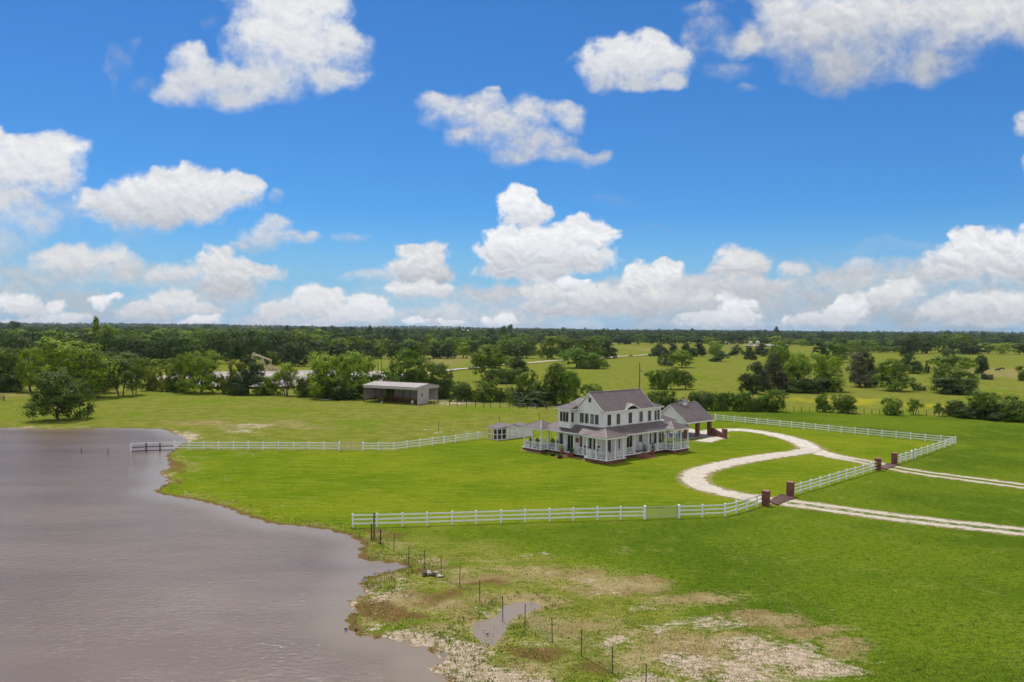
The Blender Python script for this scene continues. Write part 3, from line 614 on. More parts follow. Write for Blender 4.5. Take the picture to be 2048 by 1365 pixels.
for (p,q) in [((-.35,13.2),(-.35,17.6)),((1.1,10.9),(1.1,13.2)),((1.05,4.6),(1.05,8.2)),((.2,4.6),(1.05,4.6))]:
    n=int(math.hypot(q[0]-p[0],q[1]-p[1])/.4)
    for i in range(n): t=i/n; ed.box(p[0]+(q[0]-p[0])*t-.14,p[0]+(q[0]-p[0])*t+.14,p[1]+(q[1]-p[1])*t-.17,p[1]+(q[1]-p[1])*t+.17,-.1,.05+rs.random()*.05)
ed.build('edging_stones',M_EDGE,hs_,'stuff')
# walls
wl=MB(); wl.box(2.83,17.8,3.14,12.35,.6,4.85); wl.build('ground_floor_wall',M_WHITE,hs_)
up_=MB()
up_.prism([(2.83,3.14,4.5),(2.83,8.68,4.5),(2.83,8.68,7.12),(2.83,5.91,9.58),(2.83,3.14,7.12)],(12.1,0,0))
up_.box(14.93,16.79,3.143,8.6,4.5,7.1); up_.build('upper_wall',M_WHITE,hs_)
bw=MB(); bw.box(1.6,7.0,8.684,11.14,4.2,7.14); bw.build('bay_wall',M_WHITE,hs_)
bt=MB()   # battens of the upper and lower walls
for a in np.arange(2.95,16.7,.41): bt.box(a-.02,a+.02,3.115,3.139,4.72,6.98)
for b in np.arange(3.3,8.6,.41):
    top=7.1+(2.46*(1-abs(b-5.91)/2.77)); bt.box(2.805,2.829,b-.02,b+.02,4.72,top-.1)
for a in np.arange(3.0,17.7,.41): bt.box(a-.02,a+.02,3.115,3.139,.66,4.3)
for b in np.arange(3.3,12.3,.41): bt.box(2.805,2.829,b-.02,b+.02,.66,4.3)
bt.build('battens',M_WHITE,hs_,'stuff')
cb=MB()
for x0,y0 in [(2.80,3.11),(2.80,8.56),(16.68,3.11)]: cb.box(x0,x0+.12,y0,y0+.12,4.6,7.1)
cb.box(1.57,1.69,8.655,8.775,4.6,7.1); cb.box(1.57,1.69,11.03,11.17,4.6,7.1); cb.box(2.79,16.8,3.10,3.112,4.60,4.80); cb.box(2.79,2.802,3.1,8.68,4.62,4.95); cb.box(1.56,1.598,8.68,11.16,4.55,4.95)
cb.box(2.8,16.82,3.098,3.139,6.88,7.06); cb.build('corner_boards',M_TRIM,hs_)
# windows
for a in (4.17,6.28,9.11,11.73,13.82): window(hs_,a,4.98,6.6,.86,'b',3.14)
for a in (15.40,16.14): window(hs_,a,4.98,6.56,.62,'b',3.14)
for b,mid in ((7.36,0),(6.37,0),(5.30,1),(4.35,0)): window(hs_,b,5.12,6.6,.78,'a',2.83,white_mid=bool(mid))
window(hs_,5.77,8.32,9.02,.52,'a',2.83,trim=.05)
for b in (10.53,9.88,9.25): window(hs_,b,5.15,6.63,.54,'a',1.6,grid=False)
window(hs_,2.06,5.15,6.6,.54,'b',8.684,grid=False)
for a,z0,z1,w_ in ((4.24,1.3,2.88,.7),(6.33,1.3,2.88,.7),(11.66,1.85,2.95,.75),(14.1,1.2,2.95,.45),(15.35,1.3,2.98,.62),(16.56,1.1,2.88,.6),(17.3,1.1,2.85,.55)): window(hs_,a,z0,z1,w_,'b',3.14,grid=False)
for b,z0,z1,w_ in ((11.67,1.35,3.05,.7),(5.6,1.35,3.0,.62),(4.7,1.35,3.0,.55),(7.4,1.35,3.0,.6)): window(hs_,b,z0,z1,w_,'a',2.83,grid=False)
def door(par,x,w,face,plane,mat=M_DARK,z1=2.95):
    def bx(mb,u0,u1,d0,d1,a,b):
        if face=='b': mb.box(u0,u1,plane-d1,plane-d0,a,b)
        else: mb.box(plane-d1,plane-d0,u0,u1,a,b)
    fr=MB(); bx(fr,x-w/2-.1,x-w/2,0,.07,.65,z1+.1); bx(fr,x+w/2,x+w/2+.1,0,.07,.65,z1+.1); bx(fr,x-w/2,x+w/2,0,.065,z1,z1+.1)
    d=fr.build('door',M_TRIM,par); p=MB(); bx(p,x-w/2,x+w/2,.004,.03,.66,z1); p.build('door_panel',mat,d)
    k=MB(); bx(k,x+w/2-.15,x+w/2-.09,.03,.09,1.6,1.66); k.build('handle',M_WIRE,d)
    s=MB(); bx(s,x-.02,x+.02,.031,.045,.7,z1-.05); s.build('mullion',M_TRIM,d)
door(hs_,9.7,1.15,'a',2.83,M_GLASS); door(hs_,8.95,1.3,'b',3.14,M_GLASS,3.15)
# main roof
def tri(mb,pts,vec): mb.prism(pts,vec)
rs_=MB(); sm_=MB()
roofplane(rs_,sm_,[(2.64,2.93,7.14),(15.05,2.93,7.14),(15.05,5.91,9.82),(2.64,5.91,9.82)],(1,0,0))
roofplane(rs_,sm_,[(2.64,8.89,7.14),(15.05,8.89,7.14),(15.05,5.91,9.82),(2.64,5.91,9.82)],(1,0,0))
mr=rs_.build('main_roof',M_ROOF,hs_); sm_.build('roof_seams',M_SEAM,mr,'stuff')
rc=MB(); rc.bar((2.6,5.91,9.85),(15.08,5.91,9.85),.22,.05); rc.build('ridge_cap',M_RIDGE,mr)
rk=MB()
for s in (-1,1):
    for a in (2.66,15.03): rk.bar((a,5.91,9.70),(a,5.91+s*3.0,6.99),.05,.2,(0,0,1))
rk.bar((2.64,2.92,7.03),(15.05,2.92,7.03),.05,.16); rk.box(2.66,15.0,2.94,3.12,6.98,7.02)
rk.build('rake_boards',M_TRIM,mr)
for b0,b1 in ((2.75,3.5),(8.35,9.05)):
    rt_=MB(); rt_.add([(2.35,b0,7.04),(2.85,b0,7.04),(2.85,b1,7.04),(2.35,b1,7.04),(2.85,b0+.05,7.22),(2.85,b1-.05,7.22)],[(0,3,2,1),(0,1,4),(1,2,5,4),(2,3,5),(3,0,4,5)])
    rt_.build('cornice_return',M_ROOF,mr)
# eyebrow gable over the long side
dg=MB(); ds_=MB()
roofplane(dg,ds_,[(7.43,2.78,7.10),(9.23,2.78,8.02),(9.23,3.90,8.02),(7.43,2.88,7.10)],(0,1,0)); roofplane(dg,ds_,[(11.09,2.78,7.10),(9.23,2.78,8.02),(9.23,3.90,8.02),(11.09,2.88,7.10)],(0,1,0))
d_=dg.build('gable_dormer',M_ROOF,hs_); ds_.build('dormer_seams',M_SEAM,d_,'stuff')
t_=MB(); t_.bar((7.40,2.75,7.06),(9.23,2.75,7.95),.06,.13); t_.bar((11.12,2.75,7.06),(9.23,2.75,7.95),.06,.13); t_.build('dormer_trim',M_TRIM,d_)
t_=MB(); t_.prism([(7.8,2.86,7.18),(10.75,2.86,7.18),(9.23,2.86,7.90)],(0,.03,0)); t_.build('dormer_louvre',M_DARK,d_)  # louvre coloured near-black, painting in the shade of its recess
t_=MB(); t_.prism([(8.75,2.83,7.62),(9.71,2.83,7.62),(9.23,2.83,7.86)],(0,.02,0)); t_.build('dormer_peak',M_TRIM,d_)
# cross wing roof with its flatter skirt
cw=MB(); cs=MB()
e0,e1,f0,f1=1.18,7.4,8.1,11.6
roofplane(cw,cs,[(e0,f0,7.2),(e0,f1,7.2),(3.0,10.1,7.86),(3.0,f0,7.86)],(0,1,0)); roofplane(cw,cs,[(e0,f1,7.2),(e1,f1,7.2),(6.,10.1,7.86),(3.,10.1,7.86)],(1,0,0)); roofplane(cw,cs,[(e1,f0,7.2),(e1,f1,7.2),(6.,10.1,7.86),(6.,f0,7.86)],(0,1,0))
roofplane(cw,cs,[(3.0,6.8,7.88),(3.0,10.1,7.88),(4.5,9.5,8.68),(4.5,5.95,8.68)],(0,1,0)); roofplane(cw,cs,[(3.0,10.1,7.88),(6,10.1,7.88),(4.5,9.5,8.68)],(1,0,0)); roofplane(cw,cs,[(6,6.8,7.88),(6,10.1,7.88),(4.5,9.5,8.68),(4.5,5.95,8.68)],(0,1,0))
c_=cw.build('wing_roof',M_ROOF,hs_); cs.build('wing_seams',M_SEAM,c_,'stuff')
t_=MB(); t_.box(e0+.0,e0+.05,f0,f1,7.02,7.17); t_.box(e0+.05,e1,f1-.05,f1,7.02,7.17); t_.box(e0+.05,1.62,f0+.1,f1-.05,7.05,7.09); t_.box(e0+.02,3.,8.2,8.25,7.02,7.17);t_.build('wing_fascia',M_TRIM,c_)
# low hip at the far end
cw=MB(); cs=MB()
roofplane(cw,cs,[(15.06,2.78,7.13),(17.25,2.78,7.13),(15.9,4.6,7.72),(15.06,4.6,7.72)],(1,0,0)); roofplane(cw,cs,[(17.25,2.78,7.13),(17.25,9.0,7.13),(15.9,7.2,7.72),(15.9,4.6,7.72)],(0,1,0))
c_=cw.build('end_roof',M_ROOF,hs_); cs.build('end_seams',M_SEAM,c_,'stuff')
t_=MB(); t_.box(15.06,17.25,2.77,2.83,6.97,7.11); t_.box(17.2,17.26,2.83,9,6.97,7.11); t_.box(15.06,17.2,2.83,3.14,7.0,7.04); t_.build('end_fascia',M_TRIM,c_)
# porch roof
pr=MB(); ps=MB(); ZE,ZW_=3.70,4.78
roofplane(pr,ps,[(1.1,1.1,ZE),(1.1,14.6,ZE),(2.86,12.9,ZW_),(2.86,3.14,ZW_)],(0,1,0))
roofplane(pr,ps,[(1.1,1.1,ZE),(18.6,1.1,ZE),(17.0,3.16,ZW_),(2.86,3.16,ZW_)],(1,0,0))
roofplane(pr,ps,[(1.1,14.6,ZE),(8.6,14.6,ZE),(8.6,12.4,ZW_),(2.86,12.4,ZW_)],(1,0,0))
roofplane(pr,ps,[(19.9,1.1,ZE),(19.9,9.5,ZE),(17.75,9.5,ZW_),(17.0,3.16,ZW_)],(0,1,0))
p_=pr.build('porch_roof',M_ROOF,hs_); ps.build('porch_seams',M_SEAM,p_,'stuff')
bm_=MB()
def beam(p,q,z0=3.46,z1=3.66,w=.2): bm_.bar((p[0],p[1],(z0+z1)/2),(q[0],q[1],(z0+z1)/2),w,z1-z0)
for p,q in [((1.47,4.0),(1.47,13.4)),((4.0,1.47),(15.9,1.47))]: beam(p,q)
bm_.box(1.08,1.12,3.9,13.5,3.52,3.68); bm_.box(3.9,16.,1.08,1.12,3.52,3.68)
for g0a,g0b in ((0,0),(0,13.35),(15.87,0)):
    for p,q in (((0,0),(3.95,0)),((0,3.95),(3.95,3.95)),((0,0),(0,3.95)),((3.95,0),(3.95,3.95))): beam((g0a+p[0],g0b+p[1]),(g0a+q[0],g0b+q[1]),3.5,3.72)
bm_.build('porch_beams',M_TRIM,hs_)
for k,(g0a,g0b) in enumerate(((0,0),(0,13.35),(15.87,0))):
    q0,q1=-.36,4.34; zc=4.80; za=3.80; c0=(g0a+1.99,g0b+1.99,zc)
    cr=[(g0a+q0,g0b+q0,za),(g0a+q1,g0b+q0,za),(g0a+q1,g0b+q1,za),(g0a+q0,g0b+q1,za)]
    R1=MB();S1=MB()
    for i in range(4):
        p,q=cr[i],cr[(i+1)%4]; roofplane(R1,S1,[p,q,c0],(q[0]-p[0],q[1]-p[1],0))
    ro=R1.build('gazebo_roof',M_ROOF,hs_); S1.build('gazebo_seams',M_SEAM,ro,'stuff')
    h=MB()
    for p in cr: h.bar((p[0],p[1],p[2]+.03),(c0[0],c0[1],c0[2]+.03),.13,.05)
    h.build('hip_caps',M_RIDGE,ro)
    f=MB()
    for i in range(4):
        p,q=cr[i],cr[(i+1)%4]; f.bar((p[0]*.995+c0[0]*.005,p[1]*.995+c0[1]*.005,za-.11),(q[0]*.995+c0[0]*.005,q[1]*.995+c0[1]*.005,za-.11),.05,.14)
    f.box(g0a+q0+.05,g0a+q1-.05,g0b+q0+.05,g0b+q1-.05,za-.06,za-.03)
    f.build('gazebo_fascia',M_TRIM,ro)
# columns (one shared mesh)
cm=MB(); cm.lathe((0,0,0),[(.17,0),(.17,.12),(.125,.14),(.125,.2),(.115,.22),(.10,2.62),(.115,2.66),(.15,2.70),(.15,2.84)],12); cm=cm.mesh('column',M_TRIM)
cols=[(.03,.03),(.03,1.98),(.03,3.8),(1.98,.03),(3.8,.03),(3.8,3.8),(.03,13.38),(.03,15.27),(.03,17.1),(3.8,17.1),(1.9,17.1),(3.8,15.3),
      (1.47,5.84),(1.47,7.71),(1.47,9.55),(1.47,11.52),(1.47,13.38),(5.99,1.47),(8.15,1.47),(11.56,1.47),(13.83,1.47),(16.0,1.47),(4.25,1.47),
      (15.95,.03),(17.94,.03),(19.8,.03),(19.8,1.98),(19.8,3.8),(15.95,3.8),(19.8,6.4),(5.3,14.2),(7.6,14.2)]
for a,b in cols: link('column',cm,hs_,loc=(a,b,.65))
# railings
def railing(p,q):
    p=Vector((p[0],p[1],0));q=Vector((q[0],q[1],0));L=(q-p).length;d=(q-p)/L;r=MB()
    a,b=p+d*.14,q-d*.14
    r.bar((a.x,a.y,1.60),(b.x,b.y,1.60),.09,.06); r.bar((a.x,a.y,.84),(b.x,b.y,.84),.06,.06)
    n=int((L-.28)/.135)
    for i in range(n):
        c=a+d*(i+.5)*((L-.28)/n); r.box(c.x-.018,c.x+.018,c.y-.018,c.y+.018,.87,1.57)
    c=(a+b)/2; r.box(c.x-.05,c.x+.05,c.y-.05,c.y+.05,.65,.81)
    r.build('railing',M_TRIM,hs_)
for p,q in [((.03,.03),(.03,1.98)),((.03,1.98),(.03,3.8)),((.03,.03),(1.98,.03)),((1.98,.03),(3.8,.03)),((.03,3.8),(1.47,3.8)),((3.8,.03),(3.8,1.47)),
            ((.03,13.38),(.03,15.27)),((.03,15.27),(.03,17.1)),((.03,13.38),(1.47,13.38)),((.03,17.1),(1.9,17.1)),((1.9,17.1),(3.8,17.1)),((3.8,15.3),(3.8,17.1)),
            ((1.47,4.2),(1.47,5.84)),((1.47,5.84),(1.47,7.71)),((1.47,9.55),(1.47,11.52)),((1.47,11.52),(1.47,13.38)),
            ((4.25,1.47),(5.99,1.47)),((5.99,1.47),(8.15,1.47)),((11.56,1.47),(13.83,1.47)),((13.83,1.47),(16.0,1.47)),
            ((15.95,.03),(17.94,.03)),((17.94,.03),(19.8,.03)),((15.95,.03),(15.95,1.47)),((19.8,.03),(19.8,1.98)),((19.8,1.98),(19.8,3.8)),((5.3,14.2),(3.8,14.2))]: railing(p,q)
st_=MB(); st_.box(-.05,1.28,7.85,9.45,-.1,.17); st_.box(.45,1.27,7.9,9.4,.172,.34); st_.box(-.9,-.05,8.0,10.0,-.1,.04); st_.build('brick_steps',M_PAVE,hs_)
st_=MB(); st_.box(8.3,11.45,.30,1.26,-.1,.17); st_.box(8.3,11.45,.80,1.25,.172,.34); st_.box(8.1,11.6,-.55,.30,-.1,.05); st_.build('brick_steps',M_PAVE,hs_)
# breezeway towards the carport
bz=MB(); bs_=MB()
cr=[(17.9,5.2,4.15),(24.2,5.2,4.15),(24.2,8.8,4.15),(17.9,8.8,4.15)]
roofplane(bz,bs_,[cr[0],cr[1],(22.6,7,4.95),(17.9,7,4.95)],(1,0,0)); roofplane(bz,bs_,[cr[1],cr[2],(22.6,7,4.95)],(0,1,0)); roofplane(bz,bs_,[cr[2],cr[3],(17.9,7,4.95),(22.6,7,4.95)],(1,0,0))
b_=bz.build('breezeway_roof',M_ROOF,hs_); bs_.build('breezeway_seams',M_SEAM,b_,'stuff')
t_=MB(); t_.box(17.9,24.2,5.2,5.26,3.95,4.1); t_.box(24.14,24.2,5.26,8.8,3.95,4.1); t_.build('breezeway_fascia',M_TRIM,b_)
for a in (19.9,22.,24.):
    for b in (5.4,8.4): MB().box(a-.07,a+.07,b,b+.14,.0,4.0).build('breezeway_post',M_TRIM,b_)
t_=MB(); t_.box(20.6,22.4,6.6,7.2,0,2.7); t_.build('brick_chimney',M_BRICK,hs_)
# ================= things on the porch =================
def hthing(name,label,cat,a,b,z,rot=0,group=None):
    c,s=math.cos(TH),math.sin(TH); return thing(name,label,cat,(O[0]+a*c-b*s,O[1]+a*s+b*c,z),TH+rot,group)
def chair(name,label,a,b,rot,mat,rocker=True,grp='chairs on the porch'):
    t=hthing(name,label,'chair',a,b,.65,rot,grp)
    MB().box(-.28,.28,-.26,.26,.40,.45).build('seat',mat,t)
    bk=MB()
    for x in (-.24,-.12,0,.12,.24): bk.bar((x,.24,.45),(x,.42,1.15),.07,.025,(0,1,0))
    bk.bar((-.29,.42,1.16),(.29,.42,1.16),.05,.1); bk.build('backrest',mat,t)
    for x in (-.26,.26):
        MB().bar((x,-.24,.04),(x,-.24,.66),.05,.05).build('leg',mat,t); MB().bar((x,.24,.04),(x,.28,.66),.05,.05).build('leg',mat,t)
        MB().bar((x,-.3,.67),(x,.34,.69),.09,.03).build('armrest',mat,t)
        if rocker: MB().path([(x,-.5,.07),(x,-.2,.02),(x,.25,.02),(x,.62,.10)],[.02]*4,5).build('rocker',mat,t)
    return t
chair('rocking_chair','white rocking chair on the long porch beside the brick steps opening',10.9,2.3,-.3,M_TRIM)
chair('rocking_chair','second white rocking chair against the long porch wall',12.3,2.4,.2,M_TRIM)
chair('porch_chair','dark brown armchair on the corner porch under the hanging swing wall',1.2,2.7,1.9,M_BFURN,False)
chair('porch_chair','dark brown armchair behind the corner porch railing on its right',2.7,1.3,.2,M_BFURN,False)
chair('patio_chair','lime green patio chair in the far porch corner, left of its table',16.9,2.4,1.3,M_LIME,False)
chair('patio_chair','lime green patio chair in the far porch corner, right of its table',19.0,2.3,-1.3,M_LIME,False)
t=hthing('patio_table','dark round patio table in the far porch corner between green chairs','table',17.95,2.4,.65)
MB().lathe((0,0,.70),[(.55,0),(.55,.04)],16).build('tabletop',M_BFURN,t); MB().lathe((0,0,0),[(.25,0),(.05,.05),(.05,.70)],8).build('pedestal',M_BFURN,t)
t=hthing('porch_table','low brown table on the corner porch between the dark chairs','table',1.9,1.9,.65)
MB().box(-.45,.45,-.3,.3,.42,.47).build('tabletop',M_BFURN,t)
for x in (-.4,.4):
    for y in (-.25,.25): MB().box(x-.03,x+.03,y-.03,y+.03,0,.42).build('leg',M_BFURN,t)
t=hthing('porch_bench','dark wooden bench against the gable wall left of the door','bench',2.35,6.7,.65,math.pi/2)
MB().box(-.75,.75,-.22,.22,.40,.46).build('seat',M_BFURN,t); MB().box(-.75,.75,-.26,-.22,.5,1.05).build('backrest',M_BFURN,t)
for x in (-.7,.7): MB().box(x-.04,x+.04,-.2,.2,0,.40).build('leg',M_BFURN,t)
t=hthing('porch_sign','square brown wall plaque hung beside the door on the gable wall','sign',2.80,8.3,2.3); MB().box(-.03,.0,-.33,.33,-.3,.3).build('board',M_TERRA,t); MB().box(-.04,-.031,-.36,.36,.3,.36).build('frame',M_BFURN,t)
t=hthing('hanging_basket','hanging flower basket on ropes above the corner porch chairs','hanging basket',1.3,2.6,0)
MB().path([(-.3,0,3.45),(0,0,2.2)],[.015,.015],4).path([(.3,0,3.45),(0,0,2.2)],[.015,.015],4).build('rope',M_TERRA,t); MB().lathe((0,0,1.95),[(.12,0),(.3,.25),(.28,.25)],10).build('bowl',M_TERRA,t)
t=hthing('hanging_swing','wooden porch swing hanging on chains on the gable side porch','porch swing',2.1,12.6,0)
MB().box(-.25,.25,-.6,.6,1.08,1.14).build('seat',M_BFURN,t); MB().box(.22,.27,-.6,.6,1.16,1.6).build('backrest',M_BFURN,t)
for y in (-.55,.55): MB().bar((0,y,1.12),(0,y,3.6),.02,.02).build('chain',M_BFURN,t)
def leafball(mb,c,r,n,rs,sz=.09):
    for _ in range(n):
        d=Vector((rs.gauss(0,1),rs.gauss(0,1),rs.gauss(0,1)));d.normalize();p=Vector(c)+Vector((d.x*r[0],d.y*r[1],d.z*r[2]))*rs.random()**.33
        u=Vector((rs.gauss(0,1),rs.gauss(0,1),rs.gauss(0,1)));u.normalize();v=u.cross(d).normalized()*sz*.6;u=u*sz
        mb.add([p-u,p+v,p+u,p-v],[(0,1,2,3)])
def potplant(label,a,b,z,h,mat,pot=M_TERRA,r=.25,bowl=False,flow=False,seed=1,group='potted plants beside the house steps'):
    t=hthing('potted_plant',label,'potted plant',a,b,z,0,group); rs=random.Random(seed)
    MB().lathe((0,0,0),[(r*.7,0),(r,h*.45),(r*1.1,h*.45),(r*1.1,h*.5),(r*.9,h*.5)],12).build('pot',pot,t)
    l=MB(); leafball(l,(0,0,h*.5+h*.33),(r*1.3,r*1.3,h*.42),170,rs); l.build('leaves',mat,t)
    if flow: f=MB(); leafball(f,(0,0,h*.75),(r*1.4,r*1.4,h*.4),26,rs,.07); f.build('flowers',M_FLOW,t)
potplant('terracotta pot of yellow green leaves left of the gable side steps',.9,9.75,0,1.35,M_PYEL,r=.3,seed=2)
potplant('terracotta pot of greener leaves right of the gable side steps',.9,7.65,0,1.35,M_PLANT,r=.3,seed=3)
potplant('low dark bowl of plants on the paving, left of the gable side steps',-.4,10.35,0,.5,M_PLANT,M_BFURN,.42,seed=4)
potplant('low dark bowl of plants in front of the gable side steps',-.95,8.3,0,.5,M_PLANT,M_BFURN,.42,seed=5)
potplant('tall leafy potted shrub with white flowers left of the long side steps',8.55,-.1,0,1.75,M_PLANT,flow=True,seed=6)
potplant('tall leafy potted shrub with pink flowers right of the long side steps',11.5,.55,0,1.75,M_PLANT,flow=True,seed=7)
for k,(a,b,l) in enumerate([(.45,14.6,'near column'),(.45,16.0,'middle column'),(2.0,12.9,'inner corner'),(1.95,12.0,'wall end')]):
    potplant('dark red leaved plant behind the left porch railing by the '+l,a,b,.65,1.25,plain('dark red leaves',(.07,.02,.02),.7,var=.4,scale=12) if k==0 else M_BFURN,M_BFURN,.3,seed=20+k,group='plants behind the left porch railing')
potplant('bright green plant behind the far porch railing',18.9,.5,.65,1.2,M_PYEL,M_BFURN,.34,seed=31,group='plants behind the far porch railing')
# ================= CARPORT =================
cp=thing('carport','open carport with brown metal roof, white gable and brick columns beside the house','carport',(O[0],O[1],0),TH)
R1=MB();S1=MB(); a0,a1,b0,b1,ze,zr=31.0,39.5,8.0,15.8,2.92,5.92; bm=(b0+b1)/2
roofplane(R1,S1,[(a0,b0,ze),(a1,b0,ze),(a1,bm,zr),(a0,bm,zr)],(1,0,0)); roofplane(R1,S1,[(a0,b1,ze),(a1,b1,ze),(a1,bm,zr),(a0,bm,zr)],(1,0,0))
ro=R1.build('roof',M_ROOF,cp); S1.build('roof_seams',M_SEAM,ro,'stuff'); MB().bar((a0-.03,bm,zr+.03),(a1+.03,bm,zr+.03),.22,.05).build('ridge_cap',M_RIDGE,ro)
t_=MB()
for a in (a0+.02,a1-.02):
    for s in (-1,1): t_.bar((a,bm,zr-.14),(a,bm+s*3.93,ze-.14),.05,.18)
t_.bar((a0,b0-.01,ze-.1),(a1,b0-.01,ze-.1),.05,.16); t_.build('rake_boards',M_TRIM,ro)
g=MB()
for a in (a0+.3,a1-.5): g.prism([(a,b0+.35,ze-.05),(a,b1-.35,ze-.05),(a,bm,zr-.2)],(.12,0,0))
g.box(a0+.5,a1-.5,b0+.5,b0+.75,2.55,2.85); g.box(a0+.5,a1-.5,b1-.75,b1-.5,2.55,2.85); g.box(a0+.25,a0+.5,b0+.4,b1-.4,2.55,2.85); g.build('gable_wall',M_WHITE,cp)
for a in (31.4,34.95,38.7):
    for b in (8.6,15.2): MB().box(a-.3,a+.3,b-.3,b+.3,-.1,2.56).build('brick_column',M_BRICK,cp)
c_=MB().box(34.5,35.6,bm-.55,bm+.55,5.55,6.22).build('cupola',M_TRIM,cp)
r_=MB(); r_.prism([(34.3,bm-.75,6.2),(34.3,bm+.75,6.2),(34.3,bm,6.68)],(1.5,0,0)); r_.build('cupola_roof',M_ROOF,c_)
MB().box(30.2,39.4,7.9,15.9,-.1,.05).build('slab',M_CONC,cp)
ww=thing('brick_wing_wall','low curved red brick wall ending in a square pillar beside the carport','brick wall',(O[0],O[1],0),TH)
wm=MB(); p0=(38.95,8.2);p1=(37.85,5.1); n=10
for i in range(n):
    t0,t1=i/n,(i+1)/n; z0=.85+.55*(.5+.5*math.cos(math.pi*t0)); z1=.85+.55*(.5+.5*math.cos(math.pi*t1))
    q=lambda t,o:(p0[0]+(p1[0]-p0[0])*t+o*.94,p0[1]+(p1[1]-p0[1])*t-o*.34)
    A_,B_,C_,D_=q(t0,-.15),q(t0,.15),q(t1,.15),q(t1,-.15)
    wm.add([(*A_,-.2),(*B_,-.2),(*C_,-.2),(*D_,-.2),(*A_,z0),(*B_,z0),(*C_,z1),(*D_,z1)],[(3,2,1,0),(4,5,6,7),(0,1,5,4),(1,2,6,5),(2,3,7,6),(3,0,4,7)])
wm.build('curved_wall',M_BRICK,ww)
MB().box(37.4,38.1,4.4,5.1,-.2,1.55).build('end_pillar',M_BRICK,ww); MB().box(37.33,38.17,4.33,5.17,1.55,1.63).build('pillar_cap',M_BRICK,ww)
# ================= BARN =================
bn=thing('barn','open-fronted pale metal barn with a dark star on its side wall','barn',(-38.5,206.4,0),-.477)
L=16.8; roofb=MB(); rb=MB()
roofplane(roofb,rb,[(-.1,-.25,4.42),(L+.1,-.25,4.42),(L+.1,5,5.12),(-.1,5,5.12)],(1,0,0),rib=(.03,.03)); roofplane(roofb,rb,[(-.1,10.2,4.42),(L+.1,10.2,4.42),(L+.1,5,5.12),(-.1,5,5.12)],(1,0,0),rib=(.03,.03))
ro=roofb.build('roof',M_GALV,bn); rb.build('roof_ribs',M_GALV,ro,'stuff')
t_=MB(); t_.box(0,L,-.18,-.12,3.74,4.34); t_.build('front_fascia',M_GWALL,bn)
w_=MB(); w_.prism([(L,0,.05),(L,5,.05),(L,5,3.78),(L,10,3.78),(L,10,4.30),(L,5,5.0),(L,0,4.32)],(.08,0,0)); w_.build('side_wall',M_GWALL,bn)
w_=MB(); w_.prism([(0,0,.75),(0,10,.75),(0,10,4.30),(0,5,5.0),(0,0,4.32)],(.06,0,0))
for z in (1.6,2.7): w_.box(.061,.16,.05,9.9,z,z+.12)
w_.build('end_wall',M_GWALL,bn)
MB().box(2.6,L-.1,9.9,9.98,.5,4.25).build('back_wall',M_GWALL,bn)
for x in (.05,5.6,11.2,L-.1):
    for y in (.0,5,9.8): MB().box(x-.07,x+.07,y-.07,y+.07,0,4.2).build('post',M_RUST,bn)
st=[(0,0)]
t_=MB(); P5=[]
for k in range(10): r=.62 if k%2==0 else .25; a=math.pi/2+k*math.pi/5; P5.append((L+.085,2.0+r*math.cos(a),2.35+r*math.sin(a)))
c5=(L+.16,2.0,2.35); t_.add(P5+[c5],[(k,(k+1)%10,10) for k in range(10)]+[tuple(range(9,-1,-1))]); t_.build('star',M_SASH,bn)
bx_,by_=-38.5,206.4
def bl(x,y): c,s=math.cos(-.477),math.sin(-.477); return (bx_+x*c-y*s,by_+x*s+y*c,0)
for k,(x,y,w_,lab) in enumerate([(6.2,3.2,3.2,'left of the others'),(9.6,3.0,3.2,'in the middle'),(13.0,3.1,3.2,'nearest the star wall'),(3.2,6.8,2.6,'deep behind the left bay')]):
    t=thing('pen_panel','red pipe pen panel inside the open barn, '+lab,'gate',bl(x,y),-.477,'red pen panels inside the barn')
    for z in (.3,.65,1.0,1.4): MB().tube((0,0,z),(w_,0,z),.035,n=6).build('rail',M_RED,t)
    for x2 in (0,w_): MB().tube((x2,0,0),(x2,0,1.5),.045,n=6).build('post',M_RED,t)
t=thing('barn_chair','white plastic chair just inside the barn near the star wall','chair',bl(14.6,.9),-.3)
MB().box(-.25,.25,-.25,.25,.4,.45).build('seat',M_TRIM,t); MB().box(-.25,.25,.22,.27,.45,.95).build('backrest',M_TRIM,t)
for x in (-.22,.22):
    for y in (-.22,.22): MB().box(x-.03,x+.03,y-.03,y+.03,0,.4).build('leg',M_TRIM,t)
t=thing('hay_bale','round straw bale in the shade of the barn left bay','bale',bl(2.6,4.2),.2); MB().tube((-.6,0,.7),(.6,0,.7),.7,n=16).build('bale',plain('straw',(.22,.17,.08),.95,var=.3,scale=8),t)
t=thing('white_bucket','small white bucket at the foot of the barn centre post','bucket',bl(6.0,-.2),0); MB().lathe((0,0,0),[(.16,0),(.2,.42),(.17,.42)],10).build('bucket_body',M_TRIM,t)
t=thing('pipe_fence','white top pipe fence on dark posts beside the barn','fence')
q=[at(842,803.5),at(868.7,811),at(898.8,811.7)]
for p in q: MB().tube((p[0],p[1],0),(p[0],p[1],1.3),.08,n=7).build('post',M_RUST,t)
for a,b in zip(q,q[1:]):
    MB().tube((a[0],a[1],1.28),(b[0],b[1],1.28),.05,n=7).build('rail',M_GALV,t); MB().tube((a[0],a[1],.7),(b[0],b[1],.7),.03,n=6).build('rail',M_GALV,t)
t=thing('white_scrap','heap of white boards lying in the pasture left of the barn','boards',(*at(655,800),0),.2)
for k in range(6): MB().bar((-2+k*.5,-.3+k*.15,.08+k*.03),(1.0+k*.4,.5-k*.2,.12+k*.02),.25,.04).build('board',M_TRIM,t)
